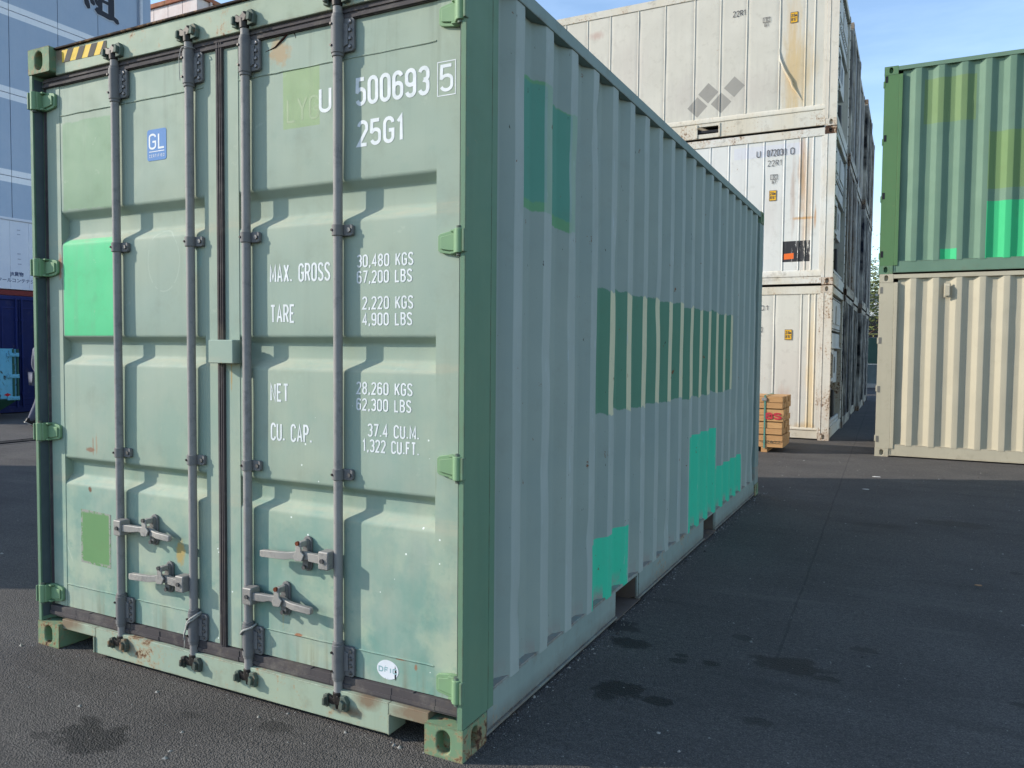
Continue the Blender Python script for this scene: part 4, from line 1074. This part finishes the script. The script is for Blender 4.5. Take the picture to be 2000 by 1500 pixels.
# rows behind along the alley
def row_mats(n, col, rust): return reefer_mats(n, col, rust, len(n) * 1.0)
rowm = [row_mats('alley_white', c(150, 146, 142), .3), row_mats('alley_grey', c(112, 110, 108), .3), row_mats('alley_brown', c(104, 92, 84), .5), row_mats('alley_navy', c(22, 27, 44), .15), row_mats('alley_dark', c(26, 27, 31), .3)]
names = {0: 'bottom', 1: 'middle', 2: 'top'}; rown = {2: 'second', 3: 'third', 4: 'fourth', 5: 'fifth'}
layout = {2: (3, 2, 1), 3: (4, 1, 0), 4: (4, 3, 4), 5: (3, 1, 2)}; colname = ['white', 'grey', 'brownish', 'navy', 'dark']
for r in (2, 3, 4, 5):
    for t in (0, 1, 2):
        mi = layout[r][t]
        reefer('stacked_container', (RX + (.02, -.03, .04, 0)[r - 2] + .012 * t, RY + (r - 1) * 2.56, t * 2.60), rowm[mi],
               '%s container at the %s of the %s stack along the alley' % (colname[mi], names[t], rown[r]), 'stacks along the dark alley', [1.0, 2.0, 3.0, 4.0, 5.0], (.25, .15), r * 3 + t, end='plain', front=False)

# ------------------------------------------------------------------ timber bundle
def woodm(n, a, b_):
    g = Gr(n); v = g.vec(g.x * 2.2, g.y * 26, g.z * 26)
    nz = g.noise(1.6, 6, .6, v, 1.2)
    oi = g.t.nodes.new('ShaderNodeObjectInfo'); rnd = X(g, oi.outputs['Random'])
    col = g.mix(nz.ramp(.3, .72), a, b_); col = g.mix(rnd * .45, col, c(170, 122, 78))
    col = g.mix(g.voro(3.5).ramp(.09, .04) , col, c(112, 70, 42))
    return g.done(col, .75, 0, [(nz, .004, .4)])
wm_ = woodm('sawn_pine', c(212, 168, 112), c(178, 126, 76))
tm = empty('timber_bundle', (2.19, 9.58, 0), 0, 'strapped bundle of sawn timber in front of the white containers', 'timber')
rt = random.Random(5)
meshes = []
for k in range(4):
    o = MB().box(-2.4, 0, .002, .183, .002, .090).build('timber', wm_, None, bevel=.004); meshes.append(o.data); bpy.data.objects.remove(o)
z0 = .075
for lay in range(8):
    for j in range(4):
        o = bpy.data.objects.new('timber', meshes[rt.randrange(4)]); COL.objects.link(o); o.parent = tm
        o.location = (rt.uniform(-.012, .012), j * .187 + (rt.uniform(0, .008)), z0)
        b = o.modifiers.new('bevel', 'BEVEL'); b.width = .004; b.segments = 1
    z0 += .0905
    if lay % 2: z0 += .009
for j in (-.30, -1.2, -2.1): MB().box(j, j + .085, .01, .74, 0, .074).build('skid', wm_, tm, bevel=.003)
stm = plain('green_strap', c(96, 150, 136), .4, 0, .2, 30)
MB().box(-.268, -.246, -.004, -.001, .06, .842).box(-.268, -.246, -.004, .752, .838, .842).box(-.268, -.246, .750, .753, .06, .84).build('strap', stm, tm)
MB().box(-.300, -.232, -.012, .01, .76, .806).build('strap_seal', M['galv'], tm, bevel=.003)
redm = plain('red_spray', c(206, 62, 74), .7, 0, .3, 20)
lettering('8S', (-.245, -.030, .487, .590), redm, tm, onY(-.0015), name='spray_mark', wt=.24, gap=.14)
lettering('-02&22', (-.315, -.030, .135, .178), plain('stencil_ink', c(86, 84, 70), .7), tm, onY(-.0012), name='stencil_mark', wt=.16)

# ------------------------------------------------------------------ left background: navy container, cart, person
navy = {'b': paint('navy_paint', c(28, 42, 98), c(24, 36, 88), .45, rust=.06, streak=.2, dirt=.15, edge=.2), 'd': paint('navy_dark_paint', c(24, 36, 86), c(20, 31, 76), .5, streak=.2, dirt=.2)}
FX = -13.5
nv = empty('freight_container', (FX, 6.17, 0), 0, 'navy blue freight container with panelled doors behind the light blue cart', 'container')
MB().box(-2.45, -.03, 0, 3.72, .10, 2.50).build('body', navy['b'], nv, bevel=.01)
MB().box(-2.45, .012, 0, 3.72, 2.46, 2.545).build('top_rail', navy['b'], nv, bevel=.006)
MB().box(-2.45, .012, 0, 3.72, .02, .17).build('bottom_rail', navy['d'], nv, bevel=.006)
for y0, y1 in ((0, .10), (3.62, 3.72)): MB().box(-.10, .015, y0, y1, .17, 2.46).build('corner_post', navy['b'], nv, bevel=.008)
for y0, y1 in ((.11, 1.848), (1.874, 3.61)):
    d = MB(); d.box(-.03, -.010, y0, y1, .18, 2.45)
    dd = d.build('door', navy['d'], nv, bevel=.003)
    n = 5; w_ = (y1 - y0 - .06) / n
    for k in range(n):
        a = y0 + .03 + k * w_; f = MB()
        for r in ((a + .02, a + .045, .30, 2.30), (a + w_ - .045, a + w_ - .02, .30, 2.30)): f.box(-.010, .004, r[0], r[1], r[2], r[3])
        f.box(-.010, .004, a + .045, a + w_ - .045, 2.275, 2.30).box(-.010, .004, a + .045, a + w_ - .045, .30, .325)
        f.build('door_panel_frame', navy['b'], dd)
    for yy in ((y1 - .05,) if y0 < 1 else (y0 + .05,)):
        MB().cyl((.02, yy, .12), (.02, yy, 2.50), .017, 10).build('locking_rod', navy['b'], dd, smooth=40)
        for zz in (.4, 1.2, 2.0): MB().box(.0, .042, yy - .03, yy + .03, zz, zz + .05).build('rod_clamp', navy['b'], dd, bevel=.003)

def cart_extra(g, col):
    return g.mix(g.noise(1.0, 6, .8, g.vec(g.x * 9, g.y * 9, g.z * 5)).ramp(.57, .60), col, c(52, 62, 60))
cm = paint('chipped_light_blue_paint', c(116, 188, 212), c(100, 172, 204), .5, rust=.3, streak=.3, dirt=.3, edge=.5, extra=cart_extra)
cgm = paint('chipped_green_cart_paint', c(52, 98, 84), c(46, 84, 74), .5, rust=.3, streak=.3, dirt=.4, edge=.5)
ct = empty('wheeled_bin', (-12.2, 7.24, 0), 0, 'light blue steel bin with chipped paint on a green wheeled base', 'bin')
MB().box(-1.0, -.03, -1.35, -.03, .40, 1.40).build('bin_body', cm, ct, bevel=.006)
for k in range(3): MB().box(-.03, -.008, -1.34 + k * .42, -1.34 + k * .42 + .40, .41, 1.41).build('side_plate', cm, ct, bevel=.004)
for yy in (-.105, -.02): MB().cyl((-.005, yy, .36), (-.005, yy, 1.40), .022, 10).build('corner_tube', cgm, ct, smooth=40)
for zz in (.38, .82, 1.25):
    MB().box(-.010, .022, -.24, .0, zz, zz + .075).box(.022, .03, -.2, -.03, zz + .02, zz + .055).build('hinge_strap', cm, ct, bevel=.004)
MB().add([(-.004, -.30, .49), (-.004, -.23, .525), (-.004, -.16, .49), (-.004, -.23, .455)], [(0, 3, 2, 1)]).build('red_diamond_mark', plain('red_mark', c(196, 40, 52), .5), ct)
MB().add([(.0, -1.37, .395), (.0, -.0, .395), (-.22, -.26, .16), (-.22, -1.15, .16), (-1.02, -1.37, .395), (-1.02, 0, .395), (-.85, -.26, .16), (-.85, -1.15, .16)],
         [(0, 1, 2, 3), (5, 4, 7, 6), (1, 5, 6, 2), (4, 0, 3, 7), (3, 2, 6, 7), (0, 4, 5, 1)]).build('hopper_base', cgm, ct, bevel=.006)
for yy in (-.30, -1.10):
    for xx in (-.28, -.80):
        w_ = MB().cyl((xx - .02, yy, .075), (xx + .02, yy, .075), .075, 18).build('wheel', M['gasket'], ct, smooth=40)
        MB().cyl((xx - .024, yy, .075), (xx + .024, yy, .075), .028, 12).build('hub', cgm, w_, smooth=40)
        MB().box(xx - .035, xx - .026, yy - .03, yy + .03, .075, .165).box(xx + .026, xx + .035, yy - .03, yy + .03, .075, .165).build('caster_fork', cgm, ct, bevel=.002)

def skin_obj(name, verts, edges, rad, mat, parent, root=0):
    bm = bmesh.new(); lay = bm.verts.layers.skin.verify(); vs_ = [bm.verts.new(v) for v in verts]
    for e in edges: bm.edges.new((vs_[e[0]], vs_[e[1]]))
    for i, v in enumerate(vs_):
        r = rad[i]; v[lay].radius = r if isinstance(r, tuple) else (r, r); v[lay].use_root = (i == root)
    me = bpy.data.meshes.new(name); bm.to_mesh(me); bm.free(); me.materials.append(mat)
    o = bpy.data.objects.new(name, me); COL.objects.link(o); o.parent = parent
    sk = o.modifiers.new('skin', 'SKIN'); sk.use_smooth_shade = True
    sb = o.modifiers.new('sub', 'SUBSURF'); sb.levels = 2; sb.render_levels = 2
    return o
skin_m = plain('skin', c(196, 150, 124), .55, 0, .1); cloth = plain('grey_workwear', c(100, 102, 116), .85, 0, .2, 5, .004); hairm = plain('dark_hair', c(30, 26, 24), .6); shoem = plain('black_shoe_leather', c(34, 32, 34), .5); solem = plain('pale_sole', c(190, 186, 178), .7)
pe = empty('person', (-9.985, 6.305, 0), R_(-20), 'person in grey workwear standing at the left behind the green container', 'person')
# skeleton faces +y, weight on the right leg, left arm hanging
J = [(0, 0, .93), (0, .0, 1.10), (0, .005, 1.28), (0, -.005, 1.42), (0, .0, 1.50), (0, .015, 1.56), (0, .03, 1.63), (0, .025, 1.70),
     (-.10, 0, .90), (-.115, .06, .50), (-.12, .02, .09), (-.125, .15, .045),
     (.10, 0, .90), (.11, -.05, .50), (.12, -.22, .12), (.12, -.12, .045),
     (-.19, -.01, 1.40), (-.25, -.05, 1.13), (-.25, .06, .88), (-.25, .08, .80),
     (.19, -.01, 1.40), (.25, .04, 1.13), (.24, .20, .93), (.24, .23, .85)]
E_ = [(0, 1), (1, 2), (2, 3), (3, 4), (4, 5), (5, 6), (6, 7), (0, 8), (8, 9), (9, 10), (10, 11), (0, 12), (12, 13), (13, 14), (14, 15), (3, 16), (16, 17), (17, 18), (18, 19), (3, 20), (20, 21), (21, 22), (22, 23)]
Rr = [(.15, .10), (.135, .095), (.155, .105), (.10, .08), .055, .075, .088, .06, .085, .06, .04, .035, .085, .06, .04, .035, .06, .045, .032, .034, .06, .045, .032, .034]
body = skin_obj('body', J, E_, Rr, skin_m, pe)
jk = [i for i in (0, 1, 2, 3, 16, 17, 18, 20, 21, 22)]
mp = {v: k for k, v in enumerate(jk)}
skin_obj('jacket', [J[i] for i in jk], [(mp[a], mp[b_]) for a, b_ in E_ if a in mp and b_ in mp], [tuple(v + .022 for v in (Rr[i] if isinstance(Rr[i], tuple) else (Rr[i],) * 2)) for i in jk], cloth, pe)
jt = [0, 8, 9, 10, 12, 13, 14]; mp = {v: k for k, v in enumerate(jt)}
skin_obj('trousers', [J[i] for i in jt], [(mp[a], mp[b_]) for a, b_ in E_ if a in mp and b_ in mp], [tuple(v + .024 for v in (Rr[i] if isinstance(Rr[i], tuple) else (Rr[i],) * 2)) for i in jt], cloth, pe)
bm = bmesh.new(); bmesh.ops.create_uvsphere(bm, u_segments=16, v_segments=10, radius=.098)
for v in bm.verts:
    v.co.z *= 1.15
    if v.co.y > .03 and v.co.z < .04: v.co *= .82
    if v.co.z < -.05: v.co *= .8
me = bpy.data.meshes.new('hair'); bm.to_mesh(me); bm.free(); me.materials.append(hairm); me.shade_smooth()
ho = bpy.data.objects.new('hair', me); COL.objects.link(ho); ho.parent = pe; ho.location = (0, .012, 1.655)
MB().prism([(.115, 1.595), (.15, 1.60), (.118, 1.63)], 'x', -.012, .012).build('nose', skin_m, pe, bevel=.005)
for sx_ in (-1, 1):
    MB().cyl((sx_ * .035, .108, 1.645), (sx_ * .035, .118, 1.645), .010, 8).build('eye', hairm, pe, smooth=50)
    MB().cyl((sx_ * .086, .02, 1.635), (sx_ * .102, .012, 1.64), .026, 10, .020).build('ear', skin_m, pe, smooth=50)
    hand = J[19] if sx_ < 0 else J[23]
    for k in range(4): MB().tube([(hand[0] + sx_ * .004, hand[1] - .03 + k * .02, hand[2] - .01), (hand[0] + sx_ * .002, hand[1] - .028 + k * .021, hand[2] - .055), (hand[0] - sx_ * .016, hand[1] - .022 + k * .020, hand[2] - .085 + (.01 if k in (0, 3) else 0))], [.010, .0085, .006], 6).build('finger', skin_m, pe, smooth=60)
    MB().tube([(hand[0] - sx_ * .015, hand[1] + .025, hand[2] + .01), (hand[0] - sx_ * .03, hand[1] + .045, hand[2] - .025), (hand[0] - sx_ * .03, hand[1] + .045, hand[2] - .05)], [.011, .009, .007], 6).build('thumb', skin_m, pe, smooth=60)
for cx, cy, cz, rx in ((-.125, .07, .055, 0), (.12, -.16, .075, -.5)):
    s = MB(); P = [(-.12, -.05), (-.125, .02), (-.07, .06), (.02, .05), (.10, .02), (.155, -.015), (.15, -.05)]
    s.prism(P, 'x', -.045, .045); o = s.build('shoe', shoem, pe, bevel=.015); o.location = (cx, cy, cz); o.rotation_euler = (rx, 0, 0)
    so = MB().box(-.046, .046, -.125, .155, -.068, -.050).build('sole', solem, o, bevel=.006)
    if rx == 0: o.location.z = .068
    else: o.location.z = .13
MB().tube([(-.16, -.02, .80), (-.22, -.08, .80), (-.36, -.10, .79)], .011, 8).build('yellow_tool_handle', plain('yellow_plastic', c(226, 200, 40), .5), pe, smooth=50)

# white cool container raised on another, dunnage between
wp = {'w': paint('white_cool_paint', c(222, 224, 230), c(214, 217, 226), .5, rust=.02, streak=.06, dirt=.06), 'r': plain('red_oxide_frame', c(120, 44, 42), .6)}
CX = -22.25
wc = empty('cool_container', (CX, 10.6, 3.10), 0, 'white cool container with blue Japanese lettering, raised above the navy one', 'container')
MB().box(-2.4, -.03, 0, 3.70, .19, 2.42).build('body', wp['w'], wc, bevel=.012)
MB().box(-2.42, .02, -.01, 3.71, .0, .16).build('base_frame', wp['r'], wc, bevel=.006)
MB().box(-2.42, .01, -.01, 3.71, 2.42, 2.50).build('top_rail', wp['w'], wc, bevel=.006)
for k in range(6):
    a = .02 + k * .612; V, F = sheet([(-.03, a), (-.018, a + .008), (-.018, a + .60), (-.03, a + .608)], 'z', .20, 2.40, 4, 0)
    MB().add(V, F).build('side_panel', wp['w'], wc)
for k, (z_, y_) in enumerate(((2.12, 2.70), (1.98, 2.70), (1.35, 2.70), (1.18, 2.71), (1.02, 2.72))): MB().box(-.018, -.004, y_, y_ + .10, z_, z_ + .022).build('latch', plain('latch_grey_%d' % k, c(176, 180, 196), .5), wc, bevel=.004)
tx = plain('blue_grey_print', c(70, 84, 120), .5)
def fonttext(t, size, mat, parent, loc, rot, name, off=0.0, xs=1.0):
    cu = bpy.data.curves.new(name, 'FONT'); cu.body = t; cu.size = size; cu.offset = off; cu.resolution_u = 3
    o = bpy.data.objects.new(name, cu); COL.objects.link(o)
    bpy.context.view_layer.update()
    me = bpy.data.meshes.new_from_object(o.evaluated_get(bpy.context.evaluated_depsgraph_get()))
    bpy.data.objects.remove(o)
    n = bpy.data.objects.new(name, me); COL.objects.link(n); me.materials.clear(); me.materials.append(mat); n.parent = parent
    n.location = loc; n.rotation_euler = rot; n.scale = (xs, 1, 1); return n
RT = (math.pi / 2, 0, math.pi / 2)
fonttext('クールコンテナシステム', .150, tx, wc, (-.014, 2.05, .43), RT, 'lettering', .002)
fonttext('JR貨物', .15, tx, wc, (-.014, 2.46, .64), RT, 'lettering', .004)
for y_ in (.3, 3.2): tag(MB().box(CX - 2.3, CX - .1, 10.6 + y_ - .1, 10.6 + y_ + .1, 2.597, 3.098).build('dunnage_beam', wm_, None, bevel=.01), 'timber beam under the white cool container, %s end' % ('near' if y_ < 1 else 'far'), 'beam', 'beams under the cool container')
container('shipping_container', (CX - 2.40, 10.3, 0), 0, 2.591, shade_set('grey', c(150, 154, 160), c(140, 144, 150)), 'grey container on the ground beneath the raised white one', doors=False, pockets=False, seed=23)

# the container out of frame on the left whose shadow crosses the asphalt
container('shipping_container', (-10.70, -1.30 + W, 0), -math.pi / 2, 2.591, shade_set('red', c(140, 66, 52), c(126, 58, 48)), 'red-brown container standing left of the frame, throwing its shadow across the asphalt', seed=29, pockets=False, detail=False)

# ------------------------------------------------------------------ warehouse with white stripes and its sign
def wall_extra(g, col):
    f = None
    for zc in (8.30, 11.60, 14.90, 18.2):
        b_ = g.band(g.z, zc - .25, zc + .25, .01); f = b_ if f is None else f.mx(b_)
    return g.mix(f, col, c(228, 230, 234))
wl = paint('blue_grey_cladding', c(164, 178, 196), c(158, 174, 194), .6, streak=.10, dirt=.06, extra=wall_extra)
seamm = plain('cladding_joint', c(70, 76, 88), .8)
BXw = -28.8
wh = empty('warehouse', (0, 0, 0), 0, 'tall blue-grey warehouse with white horizontal stripes and a black sign, far left', 'warehouse')
MB().box(-44, BXw - .10, 13.0, 23.70, 0, 21.5).build('wall', plain('warehouse_wall', c(150, 164, 184), .7), wh)
MB().box(-44.1, BXw + .05, 12.9, 23.75, 21.5, 21.9).build('roof_edge', plain('roof_trim', c(200, 204, 210), .6), wh, bevel=.02)
ys_ = [13.0, 15.05, 17.05, 19.09, 20.95, 22.96, 23.70]; zs_ = [0, 5.0, 8.30, 11.60, 14.90, 18.2, 21.5]
for a, b_ in zip(ys_, ys_[1:]):
    for z0_, z1_ in zip(zs_, zs_[1:]):
        MB().box(BXw - .10, BXw, a + .012, b_ - .012, z0_ + .012, z1_ - .012).build('cladding_panel', wl, wh, bevel=.006, seg=1)
MB().cyl((BXw + .08, 23.10, 0), (BXw + .08, 23.10, 21.4), .075, 14).build('downpipe', plain('white_pipe', c(214, 218, 226), .5), wh, smooth=40)
ink = plain('sign_black', c(44, 46, 56), .6); rim = plain('sign_rim', c(190, 196, 206), .6)
# the visible sign character, brush-like strokes
def brush(pts, widths, mat, x, name='sign_stroke'):
    b = MB(); n = len(pts); Lp = []; Rp = []
    for i in range(n):
        d = (Vector(pts[min(i + 1, n - 1)]) - Vector(pts[max(i - 1, 0)])).normalized(); nn = Vector((-d.y, d.x)) * widths[i]
        Lp.append((x, pts[i][0] + nn.x, pts[i][1] + nn.y)); Rp.append((x, pts[i][0] - nn.x, pts[i][1] - nn.y))
    b.add(Lp + Rp, [(i, i + 1, n + i + 1, n + i) for i in range(n - 1)]); return b.build(name, mat, wh)
def P_(u, v):      # sign layout: bottom of the character measured on the wall
    return (u, v)
SG = [([(20.34, 17.1), (20.36, 16.75), (20.44, 16.45), (20.52, 16.28)], [.05, .10, .13, .07]), ([(20.52, 17.1), (20.58, 16.85), (20.70, 16.60), (20.78, 16.52)], [.04, .09, .11, .05]), ([(20.74, 17.05), (20.82, 16.85), (20.92, 16.64), (20.98, 16.56)], [.04, .08, .09, .04]),
      ([(21.06, 18.3), (21.06, 17.2), (21.06, 16.40)], [.11, .11, .11]), ([(21.60, 18.3), (21.60, 17.2), (21.60, 16.32)], [.15, .15, .15]), ([(21.06, 18.25), (21.60, 18.25)], [.08, .08]), ([(21.10, 17.45), (21.50, 17.42)], [.07, .07]), ([(21.10, 16.86), (21.50, 16.84)], [.07, .07]),
      ([(20.84, 16.42), (20.96, 16.32), (21.2, 16.30), (21.5, 16.26), (21.72, 16.28), (21.88, 16.20), (21.96, 16.12)], [.10, .13, .12, .12, .10, .12, .05]),
      ([(20.3, 18.6), (20.75, 18.0), (20.4, 17.7)], [.05, .09, .07]), ([(20.9, 18.5), (20.6, 17.9), (20.30, 17.35), (20.95, 17.45)], [.06, .09, .08, .06])]
for k, (p, w_) in enumerate(SG):
    brush(p, [q + .05 for q in w_], rim, BXw + .012 + k * .0004, 'sign_rim'); brush(p, w_, ink, BXw + .022 + k * .0004)
# pale warehouse tower with rusty eaves behind
tw = empty('warehouse_tower', (-32.84, 30.0, 0), 0, 'pale metal-clad building with rusty eaves behind the striped warehouse', 'building')
twm = paint('pale_cladding', c(226, 214, 206), c(220, 200, 190), .6, rust=.12, streak=.4, dirt=.2)
MB().box(-11.9, -.06, .06, 9.9, 0, 21.3).build('wall', twm, tw)
for k in range(10): MB().box(-12 + k * 1.2 + .015, -12 + (k + 1) * 1.2 - .015, 0, .06, 0, 21.3).build('cladding_panel', twm, tw, bevel=.01, seg=1)
for k in range(8): MB().box(-.06, 0, .02 + k * 1.24, .02 + k * 1.24 + 1.22, 0, 21.3).build('cladding_panel', twm, tw, bevel=.01, seg=1)
MB().box(-12.1, .12, -.12, 10.1, 21.3, 21.55).build('eave', paint('rusty_eave', c(176, 120, 96), c(150, 92, 70), .8, rust=.6, streak=.5, dirt=.5), tw, bevel=.02)
MB().cyl((.10, .9, 0), (.10, .9, 21.3), .07, 12).build('downpipe', twm, tw, smooth=40)

# ------------------------------------------------------------------ end of the alley: fence, trees, shed
fm = paint('grey_fence_paint', c(110, 120, 118), c(96, 108, 106), .6, rust=.1, streak=.3, dirt=.3)
fg = plain('green_fence_sheet', c(70, 96, 84), .7, 0, .2, 3)
fe = empty('site_fence', (0, 34.0, 0), 0, 'sheeted fence closing the far end of the alley', 'fence')
for k in range(9):
    x_ = -4 + k * 1.8
    MB().cyl((x_, 0, 0), (x_, 0, 2.3), .035, 10).build('post', fm, fe, smooth=40)
    if k < 8:
        MB().box(x_ + .04, x_ + 1.76, -.02, .0, 1.0, 2.1).build('sheet', fg, fe, bevel=.004)
        MB().box(x_ + .04, x_ + 1.76, -.02, .0, .18, .99).build('sheet', fm, fe, bevel=.004)
MB().cyl((-4, -.04, 2.25), (10.4, -.04, 2.25), .03, 10).build('top_rail', plain('yellow_rail', c(200, 184, 110), .5), fe, smooth=40)
MB().box(-4.1, 10.5, -.12, .12, 0, .17).build('footing', plain('concrete_footing', c(168, 166, 160), .8), fe, bevel=.01)
lm = {}
def leafm(n, a, b_):
    g = Gr(n); oi = g.t.nodes.new('ShaderNodeNewGeometry'); r = X(g, oi.outputs['Random Per Island'])
    m_ = g.done(g.mix(r, a, b_), .6); g.bsdf.inputs['Transmission Weight'].default_value = 0; return m_
lf = leafm('leaves', c(74, 92, 44), c(116, 116, 58)); bk = plain('bark', c(86, 72, 58), .9, 0, .4, 6, .01)
def tree(loc, h, r, seed, label):
    rr = random.Random(seed); t = empty('tree', loc, rr.uniform(0, 6), label, 'tree', 'trees beyond the fence')
    b = MB(); b.tube([(0, 0, 0), (.05, .03, h * .3), (-.04, .05, h * .55), (.02, 0, h * .8)], [.16, .12, .09, .03], 8)
    tips = []
    for k in range(11):
        z0_ = h * rr.uniform(.3, .75); a = rr.uniform(0, 6.28); l = r * rr.uniform(.5, 1.0) * (1.2 - z0_ / h * .5)
        e = (math.cos(a) * l, math.sin(a) * l, z0_ + l * rr.uniform(.3, .8)); tips.append(e)
        b.tube([(0, 0, z0_), (e[0] * .5, e[1] * .5, (z0_ + e[2]) / 2 - .05), e], [.06, .04, .012], 6)
    b.build('trunk', bk, t, smooth=60)
    tips.append((0, 0, h * .9)); l_ = MB()
    for k in range(5200):
        e = rr.choice(tips); s = r * .42
        p = Vector((e[0] + rr.gauss(0, s * .55), e[1] + rr.gauss(0, s * .55), e[2] + rr.gauss(0, s * .45)))
        d1 = Vector((rr.gauss(0, 1), rr.gauss(0, 1), rr.gauss(0, .6))).normalized(); d2 = d1.orthogonal().normalized(); q = rr.uniform(.05, .11)
        l_.add([p - d1 * q, p + d2 * q * .5, p + d1 * q, p - d2 * q * .5], [(0, 1, 2, 3)])
    l_.build('crown', lf, t)
tree((1.2, 43, 0), 6.6, 2.2, 1, 'nearer leafy tree seen through the gap at the alley end')
tree((-1.2, 52, 0), 10.5, 3.0, 2, 'taller tree further behind the alley fence')
sh = empty('white_shed', (-2, 62, 0), 0, 'white flat-roofed shed beyond the alley fence', 'shed')
shm = plain('white_shed_paint', c(226, 230, 232), .6, 0, .1)
MB().box(-6, 8, 0, 8, 0, 5.6).build('wall', shm, sh); MB().box(-6.3, 8.3, -.4, 8.3, 5.6, 6.0).build('roof', plain('shed_roof', c(120, 128, 136), .6), sh, bevel=.03)
for k in range(5): MB().box(-5 + k * 2.6, -3.6 + k * 2.6, -.04, 0, 2.6, 4.2).build('window', M['dark'], sh, bevel=.02)
